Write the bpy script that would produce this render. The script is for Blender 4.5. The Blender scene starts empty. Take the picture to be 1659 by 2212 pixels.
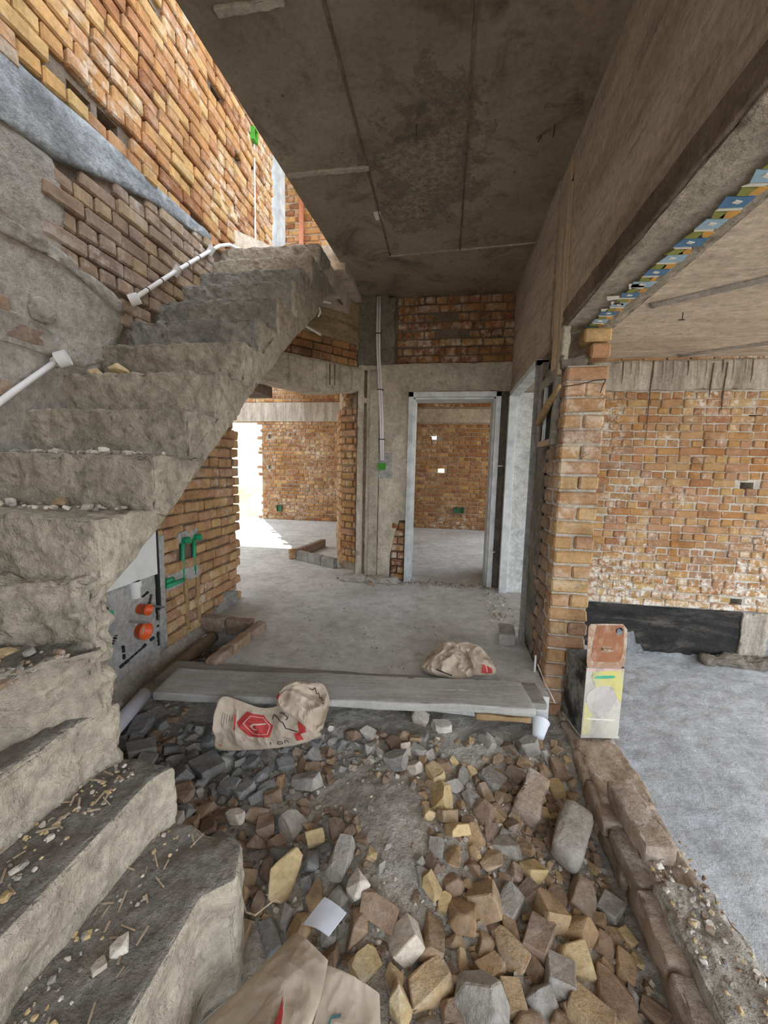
import bpy, bmesh, math, random
from mathutils import Vector, Matrix, noise, Quaternion

scene = bpy.context.scene
COL = scene.collection

# ------------------------------------------------------------------ camera
F, CX, CY, CAMH = 831.0, 829.5, 1106.0, 1.2          # focal length in pixels of the 1659 x 2212 frame
d_ = Vector((962 - CX, 1015 - CY, F)).normalized()     # image direction of the hall's long axis
xv = 668 - CX
yv = -((962 - CX) * xv + F * F) / (1015 - CY)
v_ = Vector((xv, yv, F)).normalized()                  # image direction of straight down
r_ = v_.cross(d_)
R3 = Matrix((r_, d_, -v_))                             # camera (x right, y down, z forward) -> world
cam = bpy.data.cameras.new('camera')
cam.sensor_fit = 'HORIZONTAL'
cam.sensor_width = 36.0
cam.lens = F / 1659 * 36.0
cam.clip_start = 0.02
cam_o = bpy.data.objects.new('camera', cam)
COL.objects.link(cam_o)
cm = Matrix((R3 @ Vector((1, 0, 0)), R3 @ Vector((0, -1, 0)), R3 @ Vector((0, 0, -1)))).transposed().to_4x4()
cm.translation = (0, 0, CAMH)
cam_o.matrix_world = cm
scene.camera = cam_o


def proj(p):
    c = R3.transposed() @ (Vector(p) - Vector((0, 0, CAMH)))
    if c.z < 0.05:
        return None
    return CX + F * c.x / c.z, CY + F * c.y / c.z, c.z


# ------------------------------------------------------------------ sky, sun, exposure
world = bpy.data.worlds.new('sky')
scene.world = world
world.use_nodes = True
bg = world.node_tree.nodes['Background']
bg.inputs[0].default_value = (0.83, 0.91, 1.0, 1)
bg.inputs[1].default_value = 1.5
sun = bpy.data.lights.new('sun', 'SUN')
sun.energy = 6.0
sun.angle = 0.009
sun.color = (1.0, 0.93, 0.82)
sun_o = bpy.data.objects.new('sun', sun)
COL.objects.link(sun_o)
sun_o.rotation_euler = Vector((0.55 * 0.866, -0.835 * 0.866, -0.5)).to_track_quat('-Z', 'Y').to_euler()
sun_o.location = (-8, 14, 9)
scene.view_settings.view_transform = 'Standard'
scene.view_settings.look = 'None'
scene.view_settings.gamma = 1.0
scene.view_settings.use_curve_mapping = False
scene.view_settings.exposure = 1.35

# ------------------------------------------------------------------ materials


class NT:
    def __init__(s, name):
        s.m = bpy.data.materials.new(name)
        s.m.use_nodes = True
        s.t = s.m.node_tree
        s.b = s.t.nodes['Principled BSDF']

    def node(s, typ, **kw):
        n = s.t.nodes.new(typ)
        for k, v in kw.items():
            setattr(n, k, v)
        return n

    def put(s, sock, v):
        if isinstance(v, bpy.types.NodeSocket):
            s.t.links.new(v, sock)
        else:
            sock.default_value = v

    def pos(s, scale=(1, 1, 1), rot=(0, 0, 0), obj=False):
        if obj:
            src = s.node('ShaderNodeTexCoord').outputs['Object']
        else:
            src = s.node('ShaderNodeNewGeometry').outputs['Position']
        m = s.node('ShaderNodeMapping')
        s.put(m.inputs[0], src)
        m.inputs['Scale'].default_value = scale
        m.inputs['Rotation'].default_value = rot
        return m.outputs[0]

    def noise(s, scale, detail=5, rough=0.55, vec=None, dist=0.0):
        n = s.node('ShaderNodeTexNoise')
        n.inputs['Scale'].default_value = scale
        n.inputs['Detail'].default_value = detail
        n.inputs['Roughness'].default_value = rough
        n.inputs['Distortion'].default_value = dist
        if vec is None:
            vec = s.pos()
        s.put(n.inputs['Vector'], vec)
        return n.outputs['Fac']

    def voro(s, scale, vec=None, feature='F1'):
        n = s.node('ShaderNodeTexVoronoi', feature=feature)
        n.inputs['Scale'].default_value = scale
        if vec is None:
            vec = s.pos()
        s.put(n.inputs['Vector'], vec)
        return n.outputs['Distance']

    def ramp(s, fac, stops, interp='LINEAR'):
        n = s.node('ShaderNodeValToRGB')
        cr = n.color_ramp
        cr.interpolation = interp
        while len(cr.elements) < len(stops):
            cr.elements.new(0.5)
        for e, (p, c) in zip(cr.elements, stops):
            e.position = p
            e.color = (c, c, c, 1) if isinstance(c, (int, float)) else (c[0], c[1], c[2], 1)
        s.put(n.inputs[0], fac)
        return n.outputs[0]

    def mix(s, fac, a, b, mode='MIX'):
        n = s.node('ShaderNodeMix', data_type='RGBA', blend_type=mode)
        for sock, v in ((n.inputs[0], fac), (n.inputs[6], a), (n.inputs[7], b)):
            if isinstance(v, (tuple, list)) and len(v) == 3:
                v = (*v, 1)
            s.put(sock, v)
        return n.outputs[2]

    def math(s, op, a, b=0.0, clamp=False):
        n = s.node('ShaderNodeMath', operation=op, use_clamp=clamp)
        s.put(n.inputs[0], a)
        s.put(n.inputs[1], b)
        return n.outputs[0]

    def bump(s, h, strength, dist=0.01, prev=None):
        n = s.node('ShaderNodeBump')
        n.inputs['Strength'].default_value = strength
        n.inputs['Distance'].default_value = dist
        s.put(n.inputs['Height'], h)
        if prev is not None:
            s.put(n.inputs['Normal'], prev)
        return n.outputs[0]

    def done(s, col, rough=0.9, nrm=None, metal=0.0, spec=0.3):
        if isinstance(col, tuple) and len(col) == 3:
            col = (*col, 1)
        s.put(s.b.inputs['Base Color'], col)
        s.put(s.b.inputs['Roughness'], rough)
        s.b.inputs['Metallic'].default_value = metal
        s.b.inputs['Specular IOR Level'].default_value = spec
        if nrm is not None:
            s.put(s.b.inputs['Normal'], nrm)
        return s.m


def concrete(name, a, b, dark, scale=2.5, bump=0.35, fine=45, darkamt=0.7, stretch=(1, 1, 1), rough=0.92, pits=0.0, speck=0.62):
    t = NT(name)
    p = t.pos(stretch)
    n1 = t.noise(scale, 7, 0.6, p)
    c = t.mix(t.ramp(n1, [(0.32, 0.0), (0.68, 1.0)]), a, b)
    n2 = t.noise(scale * 0.55, 6, 0.65, p, 0.6)
    c = t.mix(t.ramp(n2, [(0.50, 0.0), (0.74, darkamt)]), c, dark)
    n4 = t.noise(scale * 4.5, 6, 0.7, p)
    c = t.mix(0.7, c, t.ramp(n4, [(0.28, 0.5), (0.5, 0.95), (0.72, 1.2)]), 'MULTIPLY')
    n3 = t.noise(fine, 4, 0.7)
    c = t.mix(speck, c, t.ramp(n3, [(0.25, 0.45), (0.6, 1.0), (0.8, 1.25)]), 'MULTIPLY')
    nr = t.bump(n3, bump, 0.008)
    nr = t.bump(t.noise(fine * 0.28, 6, 0.7), min(1.0, bump * 1.3), 0.03, nr)
    if pits:
        v = t.voro(fine * 0.6)
        c = t.mix(t.ramp(v, [(0.08, pits), (0.2, 0.0)]), c, dark)
        nr = t.bump(t.ramp(v, [(0.05, 0.0), (0.25, 1.0)]), pits * 0.8, 0.012, nr)
    return t.done(c, rough, nr)


def brickmat(name, pal, white=0.5, wscale=2.2, wcol=(0.72, 0.66, 0.56), bump=0.5, soot=0.35, sootcol=(0.10, 0.07, 0.05), low=None):
    t = NT(name)
    oi = t.node('ShaderNodeObjectInfo').outputs['Random']
    isl = t.node('ShaderNodeNewGeometry').outputs['Random Per Island']
    r = t.math('FRACT', t.math('ADD', t.math('MULTIPLY', oi, 7.13), t.math('MULTIPLY', isl, 3.7)))
    stops = [(i / max(1, len(pal) - 1), c) for i, c in enumerate(pal)]
    c = t.ramp(r, stops)
    n1 = t.noise(9, 6, 0.65)
    c = t.mix(0.75, c, t.ramp(n1, [(0.28, (0.5, 0.46, 0.42)), (0.52, (1, 1, 1)), (0.75, (1.28, 1.2, 1.05))]), 'MULTIPLY')
    n4 = t.noise(55, 4, 0.7)
    c = t.mix(0.6, c, t.ramp(n4, [(0.3, 0.6), (0.55, 1.0), (0.8, 1.2)]), 'MULTIPLY')
    n2 = t.noise(wscale, 4, 0.6)
    n3 = t.noise(13, 6, 0.75)
    w = t.math('MULTIPLY', t.ramp(n2, [(0.46, 0.0), (0.66, 1.0)]), t.ramp(n3, [(0.47, 0.0), (0.58, 1.0)]))
    if low:   # efflorescence creeping up from the damp foot of the wall
        sp_ = t.node('ShaderNodeSeparateXYZ')
        t.put(sp_.inputs[0], t.node('ShaderNodeNewGeometry').outputs['Position'])
        mr = t.node('ShaderNodeMapRange')
        t.put(mr.inputs[0], sp_.outputs[2])
        mr.inputs[1].default_value = low[0]
        mr.inputs[2].default_value = low[1]
        mr.inputs[3].default_value = 0.17
        mr.inputs[4].default_value = 0.0
        w = t.math('ADD', w, t.ramp(t.math('ADD', n3, mr.outputs[0]), [(0.60, 0.0), (0.72, 0.9)]), True)
    c = t.mix(t.math('MULTIPLY', w, white), c, wcol)
    n5 = t.noise(1.6, 5, 0.65, t.pos((1.3, 0.9, 1.1)))
    c = t.mix(t.math('MULTIPLY', t.ramp(n5, [(0.55, 0.0), (0.75, 1.0)]), soot), c, sootcol)
    nr = t.bump(n4, bump, 0.006)
    nr = t.bump(n3, bump * 0.8, 0.018, nr)
    return t.done(c, 0.93, nr, spec=0.2)


def plain(name, col, rough=0.5, metal=0.0, var=0.25, scale=18, bump=0.1, spec=0.4):
    t = NT(name)
    n = t.noise(scale, 5, 0.6)
    c = t.mix(var, col, t.ramp(n, [(0.3, tuple(x * 0.45 for x in col)), (0.55, col), (0.8, tuple(min(1, x * 1.3) for x in col))]))
    return t.done(c, rough, t.bump(n, bump, 0.004), metal, spec)


def woodmat(name, a, b, dark, sc=(1.2, 14, 14)):
    t = NT(name)
    p = t.pos(sc, obj=True)
    n = t.noise(3.0, 7, 0.65, p, 0.4)
    c = t.mix(t.ramp(n, [(0.3, 0.0), (0.7, 1.0)]), a, b)
    n2 = t.noise(1.4, 6, 0.6)
    c = t.mix(t.ramp(n2, [(0.5, 0.0), (0.72, 0.75)]), c, dark)
    n3 = t.noise(40, 4, 0.7)
    c = t.mix(0.4, c, t.ramp(n3, [(0.3, 0.6), (0.6, 1.1)]), 'MULTIPLY')
    nr = t.bump(n, 0.5, 0.006)
    return t.done(c, 0.85, t.bump(n3, 0.25, 0.005, nr))


ORANGE = [(0.26, 0.11, 0.05), (0.42, 0.20, 0.08), (0.48, 0.26, 0.105), (0.54, 0.32, 0.13), (0.44, 0.22, 0.09), (0.56, 0.37, 0.16), (0.38, 0.18, 0.085), (0.50, 0.28, 0.14)]
RUST = [(0.19, 0.08, 0.04), (0.32, 0.14, 0.06), (0.38, 0.19, 0.075), (0.28, 0.12, 0.06), (0.42, 0.24, 0.10), (0.34, 0.17, 0.09)]
TAN = [(0.42, 0.24, 0.13), (0.53, 0.33, 0.155), (0.46, 0.26, 0.14), (0.58, 0.39, 0.19), (0.44, 0.24, 0.135), (0.54, 0.32, 0.19), (0.36, 0.21, 0.13)]
DUSTY = [(0.27, 0.19, 0.14), (0.36, 0.25, 0.17), (0.31, 0.215, 0.17), (0.42, 0.30, 0.19), (0.33, 0.24, 0.195), (0.39, 0.26, 0.15)]
M = {}
M['brick_orange'] = brickmat('brick_orange', ORANGE, 0.75, 1.3)
M['brick_tan'] = brickmat('brick_tan', ORANGE[1:] + TAN, 1.0, 1.2, (0.80, 0.74, 0.65), soot=0.2, low=(-0.25, 0.6))
M['brick_pillar'] = brickmat('brick_pillar', TAN, 0.6, 2.0, (0.78, 0.70, 0.58), soot=0.25)
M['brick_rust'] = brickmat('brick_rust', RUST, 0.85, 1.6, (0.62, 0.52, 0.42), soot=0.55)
M['brick_far'] = brickmat('brick_far', RUST[1:] + ORANGE[1:4], 0.95, 1.0, (0.72, 0.62, 0.48), soot=0.15)
M['brick_dusty'] = brickmat('brick_dusty', DUSTY, 0.55, 2.5, (0.66, 0.60, 0.52), soot=0.35, sootcol=(0.12, 0.11, 0.10))
M['brick_low'] = brickmat('brick_low', [(0.48, 0.36, 0.265), (0.44, 0.35, 0.28), (0.52, 0.385, 0.28), (0.41, 0.34, 0.29)], 0.9, 3.0, (0.66, 0.60, 0.52), 1.0, 0.4, (0.16, 0.13, 0.11))
M['mortar'] = concrete('mortar', (0.42, 0.34, 0.25), (0.58, 0.50, 0.40), (0.20, 0.15, 0.11), 4, 0.6, 50)
M['mortar_pale'] = concrete('mortar_pale', (0.62, 0.55, 0.45), (0.78, 0.73, 0.65), (0.35, 0.28, 0.22), 3, 0.6, 50, 0.5)
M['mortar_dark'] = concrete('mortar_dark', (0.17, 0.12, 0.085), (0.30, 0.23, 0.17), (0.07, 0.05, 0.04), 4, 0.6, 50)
M['mortar_grey'] = concrete('mortar_grey', (0.33, 0.31, 0.29), (0.48, 0.46, 0.43), (0.16, 0.15, 0.14), 4, 0.6, 50)
M['ceiling'] = concrete('ceiling_concrete', (0.28, 0.23, 0.17), (0.40, 0.34, 0.26), (0.15, 0.115, 0.08), 1.6, 0.2, 30, 0.75)
def ceilmat():
    t = NT('hall_ceiling')
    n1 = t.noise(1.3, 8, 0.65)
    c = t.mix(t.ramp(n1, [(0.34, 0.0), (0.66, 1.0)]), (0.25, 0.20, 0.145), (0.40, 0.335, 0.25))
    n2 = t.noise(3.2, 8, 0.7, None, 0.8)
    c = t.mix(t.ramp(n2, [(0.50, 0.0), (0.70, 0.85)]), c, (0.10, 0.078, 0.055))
    # honeycombed lighter patch
    m = t.node('ShaderNodeMapping')
    t.put(m.inputs[0], t.node('ShaderNodeNewGeometry').outputs['Position'])
    m.inputs['Location'].default_value = (0.20 / 0.32, -2.45 / 0.48, 0)
    m.inputs['Scale'].default_value = (1 / 0.32, 1 / 0.48, 0)
    ln = t.node('ShaderNodeVectorMath', operation='LENGTH')
    t.put(ln.inputs[0], m.outputs[0])
    n3 = t.noise(3.3, 9, 0.75)
    d = t.math('ADD', ln.outputs['Value'], t.math('MULTIPLY', t.math('SUBTRACT', n3, 0.5), 4.0))
    msk = t.ramp(d, [(0.55, 0.9), (0.95, 0.0)])
    n4 = t.noise(26, 6, 0.75)
    pc = t.ramp(n4, [(0.35, (0.16, 0.13, 0.09)), (0.52, (0.36, 0.305, 0.225)), (0.68, (0.50, 0.44, 0.34))])
    c = t.mix(msk, c, pc)
    n5 = t.noise(38, 4, 0.7)
    c = t.mix(0.5, c, t.ramp(n5, [(0.28, 0.5), (0.55, 1.0), (0.8, 1.2)]), 'MULTIPLY')
    v = t.voro(5.5)
    c = t.mix(t.ramp(v, [(0.03, 0.8), (0.07, 0.0)]), c, (0.05, 0.04, 0.03))
    nr = t.bump(n5, 0.25, 0.006)
    nr = t.bump(t.math('MULTIPLY', n4, msk), 0.9, 0.02, nr)
    return t.done(c, 0.9, nr)


M['ceiling'] = ceilmat()
M['ceiling_patch'] = concrete('ceiling_honeycomb', (0.36, 0.32, 0.24), (0.46, 0.41, 0.32), (0.22, 0.18, 0.13), 5, 0.8, 34, 0.6, pits=0.5)
M['beam'] = concrete('beam_concrete', (0.50, 0.405, 0.305), (0.66, 0.55, 0.43), (0.20, 0.145, 0.10), 2.2, 0.5, 36, 0.85, (1.2, 0.35, 2.0))
M['soffit'] = concrete('soffit_concrete', (0.42, 0.36, 0.28), (0.55, 0.48, 0.38), (0.24, 0.19, 0.14), 5, 0.8, 38, 0.5, pits=0.25)
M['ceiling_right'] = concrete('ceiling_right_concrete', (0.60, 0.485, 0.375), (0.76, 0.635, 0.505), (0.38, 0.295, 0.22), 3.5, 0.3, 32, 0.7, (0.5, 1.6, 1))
M['column'] = concrete('column_concrete', (0.56, 0.49, 0.385), (0.72, 0.64, 0.515), (0.30, 0.25, 0.195), 2.2, 0.3, 40, 0.8, (1, 1, 0.6))
M['column_dark'] = concrete('column_dark', (0.20, 0.17, 0.14), (0.31, 0.27, 0.22), (0.09, 0.075, 0.06), 5, 0.9, 34, 0.7, pits=0.4)
M['lintel'] = concrete('lintel_concrete', (0.48, 0.42, 0.335), (0.64, 0.57, 0.455), (0.26, 0.215, 0.165), 3, 0.35, 42, 0.6)
M['lintel_stained'] = concrete('lintel_stained', (0.40, 0.34, 0.27), (0.64, 0.58, 0.50), (0.15, 0.11, 0.08), 4.0, 0.3, 42, 0.85, (3, 3, 0.35))
M['woodgrain'] = concrete('woodgrain_concrete', (0.30, 0.205, 0.10), (0.44, 0.33, 0.19), (0.09, 0.06, 0.03), 2.6, 0.3, 30, 0.9, (1, 1, 5))
M['floor'] = concrete('floor_screed', (0.56, 0.55, 0.53), (0.72, 0.71, 0.69), (0.36, 0.335, 0.30), 2.0, 0.4, 26, 0.85, rough=0.55, speck=0.35)
M['floor_right'] = concrete('floor_right_slab', (0.50, 0.53, 0.57), (0.62, 0.65, 0.68), (0.36, 0.37, 0.39), 1.7, 0.6, 24, 0.5, rough=0.7, speck=0.4)
M['stair'] = concrete('stair_concrete', (0.37, 0.315, 0.245), (0.52, 0.455, 0.36), (0.17, 0.145, 0.12), 3.4, 0.9, 32, 0.75, pits=0.45)
M['stair_grey'] = concrete('stair_cement', (0.25, 0.235, 0.215), (0.37, 0.345, 0.31), (0.12, 0.11, 0.10), 4, 1.0, 30, 0.7, pits=0.5)
M['stair_low'] = concrete('stair_low_concrete', (0.44, 0.375, 0.29), (0.57, 0.505, 0.405), (0.21, 0.17, 0.13), 3.4, 0.8, 36, 0.75, pits=0.3)
M['tread_dust'] = concrete('tread_dust', (0.24, 0.215, 0.185), (0.35, 0.315, 0.27), (0.13, 0.115, 0.10), 5, 0.9, 60, 0.6)
M['plaster'] = concrete('plaster_grey', (0.36, 0.32, 0.28), (0.52, 0.47, 0.415), (0.17, 0.15, 0.13), 3.0, 0.9, 34, 0.85, pits=0.2)
M['plaster_pale'] = concrete('cement_band', (0.27, 0.28, 0.29), (0.50, 0.51, 0.52), (0.17, 0.165, 0.16), 4.0, 0.9, 40, 0.8)
M['plaster_wall'] = concrete('cement_patch', (0.42, 0.405, 0.385), (0.54, 0.525, 0.50), (0.24, 0.225, 0.21), 4.0, 0.5, 40, 0.7)
M['jamb_white'] = concrete('jamb_plaster', (0.66, 0.68, 0.66), (0.78, 0.79, 0.77), (0.42, 0.44, 0.42), 3.0, 0.25, 40, 0.5)
M['bitumen'] = concrete('bitumen', (0.014, 0.014, 0.014), (0.05, 0.046, 0.042), (0.24, 0.20, 0.16), 5.5, 0.6, 40, 0.75, (0.5, 1, 1.6), 0.75)
M['dust'] = concrete('rubble_dust', (0.50, 0.455, 0.395), (0.66, 0.61, 0.54), (0.30, 0.265, 0.225), 3.5, 1.0, 46, 0.55)
M['dirt'] = concrete('outside_earth', (0.40, 0.34, 0.25), (0.50, 0.43, 0.33), (0.32, 0.26, 0.19), 0.6, 0.5, 8, 0.6)
M['grass'] = concrete('dry_grass', (0.62, 0.47, 0.24), (0.74, 0.60, 0.36), (0.42, 0.30, 0.14), 1.2, 1.0, 9, 0.7, (1, 1, 2.5))
M['cavity_shade'] = plain('painted_cavity_shade', (0.025, 0.02, 0.017), 1.0, 0, 0.3)  # near-black colour standing for the shade inside a recess
M['galv'] = plain('galvanised_steel', (0.62, 0.64, 0.64), 0.5, 0.35, 0.55, 9, 0.15)
M['steel'] = plain('threaded_steel', (0.55, 0.55, 0.54), 0.35, 0.9, 0.3, 40)
M['rebar'] = plain('rusty_wire', (0.07, 0.045, 0.035), 0.8, 0.3, 0.3, 40)
M['pvc'] = plain('white_pvc', (0.80, 0.77, 0.76), 0.45, 0, 0.15, 12)
M['pvc_drain'] = plain('drain_pvc', (0.74, 0.72, 0.80), 0.4, 0, 0.2, 14)
M['pvc_dirty'] = plain('mud_coated_pvc', (0.25, 0.19, 0.13), 0.9, 0, 0.6, 12, 0.5)
M['orange'] = plain('orange_pvc', (0.80, 0.13, 0.03), 0.4, 0, 0.3, 20)
M['clay'] = plain('faded_orange_pvc', (0.50, 0.20, 0.11), 0.5, 0, 0.3, 20)
M['green'] = plain('green_pipe', (0.02, 0.36, 0.17), 0.45, 0, 0.35, 24)
M['green_box'] = plain('green_socket_box', (0.10, 0.42, 0.05), 0.5, 0, 0.35, 24)
M['green_dark'] = plain('dark_green_socket', (0.06, 0.17, 0.09), 0.6, 0, 0.5, 24)
M['foam'] = plain('white_foam', (0.86, 0.88, 0.93), 0.5, 0, 0.08, 20, 0.05)
M['cistern'] = plain('white_cistern', (0.84, 0.84, 0.83), 0.4, 0, 0.2, 9, 0.1)
M['black'] = plain('black_plastic', (0.015, 0.016, 0.02), 0.5, 0, 0.3, 20)
M['ink'] = plain('black_ink', (0.03, 0.03, 0.03), 0.8, 0, 0.2, 20)
M['red'] = plain('red_print', (0.52, 0.055, 0.05), 0.7, 0, 0.35, 30)
M['pinkline'] = plain('pale_print_line', (0.78, 0.55, 0.47), 0.7, 0, 0.2, 30)
M['teal'] = plain('teal_print', (0.10, 0.22, 0.24), 0.8, 0, 0.3, 30)
M['paper_white'] = plain('white_scrap', (0.74, 0.77, 0.84), 0.7, 0, 0.2, 15, 0.2)
M['tape_blue'] = plain('blue_film', (0.08, 0.22, 0.40), 0.45, 0, 0.35, 26)
M['tape_sky'] = plain('pale_blue_film', (0.36, 0.55, 0.68), 0.45, 0, 0.35, 26)
M['tape_gold'] = plain('yellow_film', (0.72, 0.38, 0.08), 0.45, 0, 0.35, 26)
M['tape_green'] = plain('olive_film', (0.28, 0.30, 0.07), 0.45, 0, 0.35, 26)
M['tape_white'] = plain('white_film', (0.80, 0.76, 0.68), 0.5, 0, 0.2, 26)
M['wood_plank'] = woodmat('cement_caked_wood', (0.36, 0.345, 0.32), (0.52, 0.50, 0.475), (0.26, 0.245, 0.215))
M['wood_dark'] = woodmat('dirty_wood', (0.24, 0.225, 0.20), (0.36, 0.335, 0.30), (0.15, 0.135, 0.115))
M['wood_pale'] = woodmat('splintered_wood', (0.42, 0.31, 0.20), (0.60, 0.47, 0.34), (0.25, 0.17, 0.11), (14, 14, 1.0))
M['wood_brown'] = woodmat('brown_wood', (0.30, 0.19, 0.09), (0.46, 0.31, 0.16), (0.18, 0.11, 0.06))
M['rust_lid'] = None


def kraftmat():
    t = NT('kraft_paper')
    n = t.noise(6, 6, 0.6)
    c = t.mix(t.ramp(n, [(0.3, 0.0), (0.7, 1.0)]), (0.46, 0.36, 0.265), (0.60, 0.505, 0.40))
    n2 = t.noise(30, 5, 0.7)
    c = t.mix(0.35, c, t.ramp(n2, [(0.3, 0.65), (0.6, 1.05)]), 'MULTIPLY')
    w = t.voro(9)
    nr = t.bump(w, 0.35, 0.02)
    return t.done(c, 0.8, t.bump(n2, 0.15, 0.004, nr))


M['kraft'] = kraftmat()


def tinmat(name, base, spots, dark, thr=0.5, metal=0.25, sc=7):
    t = NT(name)
    n = t.noise(sc, 7, 0.7)
    c = t.mix(t.ramp(n, [(thr - 0.06, 0.0), (thr + 0.06, 1.0)]), base, spots)
    n2 = t.noise(sc * 2.2, 6, 0.7, t.pos((1, 1, 0.6)))
    c = t.mix(t.ramp(n2, [(0.52, 0.0), (0.7, 0.8)]), c, dark)
    return t.done(c, 0.6, t.bump(n2, 0.2, 0.004), metal)


M['tin_side'] = tinmat('blackened_tin', (0.035, 0.036, 0.036), (0.27, 0.27, 0.25), (0.015, 0.015, 0.016), 0.50)
M['tin_front'] = tinmat('worn_tin', (0.62, 0.58, 0.50), (0.52, 0.50, 0.44), (0.30, 0.27, 0.22), 0.5)
M['tin_yellow'] = tinmat('worn_yellow_print', (0.64, 0.58, 0.18), (0.58, 0.53, 0.32), (0.42, 0.39, 0.27), 0.52, 0.0)
M['tin_ghost'] = tinmat('faded_print', (0.50, 0.45, 0.43), (0.58, 0.54, 0.49), (0.34, 0.30, 0.27), 0.5, 0.0)
M['tin_green'] = tinmat('green_print', (0.06, 0.42, 0.26), (0.30, 0.55, 0.35), (0.05, 0.25, 0.16), 0.55, 0.0)
M['tin_pink'] = tinmat('pink_print', (0.72, 0.42, 0.42), (0.66, 0.50, 0.46), (0.45, 0.3, 0.3), 0.52, 0.0)
M['rust_lid'] = tinmat('rusty_lid', (0.27, 0.10, 0.05), (0.34, 0.14, 0.065), (0.46, 0.31, 0.22), 0.5, 0.0, 9)
M['rust_rim'] = tinmat('rusty_rim', (0.54, 0.44, 0.34), (0.38, 0.23, 0.15), (0.66, 0.59, 0.50), 0.5, 0.0, 9)
STONE = {
    'ochre': brickmat('stone_ochre', [(0.512, 0.358, 0.211), (0.435, 0.288, 0.173), (0.589, 0.429, 0.256), (0.371, 0.250, 0.160), (0.550, 0.410, 0.269)], 0.5, 4, (0.666, 0.602, 0.525), 0.8, 0.45, (0.218, 0.179, 0.141)),
    'brown': brickmat('stone_brown', [(0.282, 0.192, 0.134), (0.384, 0.262, 0.179), (0.333, 0.237, 0.179), (0.448, 0.314, 0.211), (0.256, 0.179, 0.134)], 0.5, 4, (0.576, 0.525, 0.461), 0.8, 0.45, (0.154, 0.134, 0.115)),
    'grey': brickmat('stone_grey', [(0.422, 0.390, 0.352), (0.333, 0.307, 0.275), (0.512, 0.474, 0.429), (0.384, 0.339, 0.294)], 0.5, 4, (0.666, 0.646, 0.621), 0.8, 0.4, (0.166, 0.154, 0.141)),
    'dark': brickmat('stone_dark_grey', [(0.192, 0.188, 0.182), (0.269, 0.262, 0.256), (0.333, 0.326, 0.320), (0.218, 0.202, 0.186)], 0.5, 4, (0.486, 0.493, 0.499), 0.8, 0.4, (0.077, 0.072, 0.067)),
    'pale': brickmat('stone_pale', [(0.691, 0.602, 0.493), (0.768, 0.698, 0.614), (0.640, 0.557, 0.467), (0.794, 0.704, 0.576)], 0.5, 4, (0.800, 0.800, 0.781), 0.6, 0.3, (0.384, 0.333, 0.282)),
    'yellow': brickmat('stone_yellow', [(0.640, 0.474, 0.243), (0.717, 0.550, 0.320), (0.589, 0.422, 0.218)], 0.45, 4, (0.768, 0.691, 0.576), 0.7, 0.35, (0.333, 0.243, 0.154)),
}

# ------------------------------------------------------------------ mesh helpers


class MB:
    def __init__(s):
        s.v, s.f, s.mi = [], [], []

    def add(s, vs, fs, mi=0):
        o = len(s.v)
        s.v += [tuple(x) for x in vs]
        s.f += [tuple(i + o for i in f) for f in fs]
        s.mi += [mi] * len(fs)
        return s

    def hexa(s, p, mi=0):
        return s.add(p, [(3, 2, 1, 0), (4, 5, 6, 7), (0, 1, 5, 4), (1, 2, 6, 5), (2, 3, 7, 6), (3, 0, 4, 7)], mi)

    def box(s, x0, x1, y0, y1, z0, z1, mi=0):
        return s.hexa([(x0, y0, z0), (x1, y0, z0), (x1, y1, z0), (x0, y1, z0), (x0, y0, z1), (x1, y0, z1), (x1, y1, z1), (x0, y1, z1)], mi)

    def prism(s, poly, a0, a1, axis='z', mi=0):
        """polygon extruded along an axis: z -> (x,y), x -> (y,z), y -> (x,z)"""
        def P(u, v, w):
            return (u, v, w) if axis == 'z' else (w, u, v) if axis == 'x' else (u, w, v)
        n = len(poly)
        vs = [P(u, v, a0) for u, v in poly] + [P(u, v, a1) for u, v in poly]
        fs = [tuple(range(n - 1, -1, -1)), tuple(range(n, 2 * n))]
        fs += [(i, (i + 1) % n, n + (i + 1) % n, n + i) for i in range(n)]
        return s.add(vs, fs, mi)

    def tube(s, pts, r, n=10, caps=True, mi=0):
        pts = [Vector(p) for p in pts]
        vs, fs = [], []
        ref = Vector((0.13, 0.31, 0.94)).normalized()
        for i, p in enumerate(pts):
            t = (pts[min(i + 1, len(pts) - 1)] - pts[max(i - 1, 0)]).normalized()
            a = t.cross(ref)
            if a.length < 0.05:
                a = t.cross(Vector((1, 0, 0)))
            a.normalize()
            b = t.cross(a)
            rr = r[i] if isinstance(r, (list, tuple)) else r
            for k in range(n):
                an = 2 * math.pi * k / n
                vs.append(p + a * (math.cos(an) * rr) + b * (math.sin(an) * rr))
        for i in range(len(pts) - 1):
            for k in range(n):
                fs.append((i * n + k, i * n + (k + 1) % n, (i + 1) * n + (k + 1) % n, (i + 1) * n + k))
        if caps:
            fs.append(tuple(range(n - 1, -1, -1)))
            fs.append(tuple(range((len(pts) - 1) * n, len(pts) * n)))
        return s.add(vs, fs, mi)

    def bm(s):
        b = bmesh.new()
        vs = [b.verts.new(v) for v in s.v]
        for f, mi in zip(s.f, s.mi):
            try:
                fc = b.faces.new([vs[i] for i in f])
                fc.material_index = mi
            except ValueError:
                pass
        bmesh.ops.recalc_face_normals(b, faces=b.faces)
        return b

    def build(s, name, mat, parent=None, smooth=False, bevel=0.0):
        b = s.bm()
        if bevel:
            bmesh.ops.bevel(b, geom=list(b.edges), offset=bevel, segments=1, affect='EDGES')
        return from_bm(name, b, mat, parent, smooth)


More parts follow.
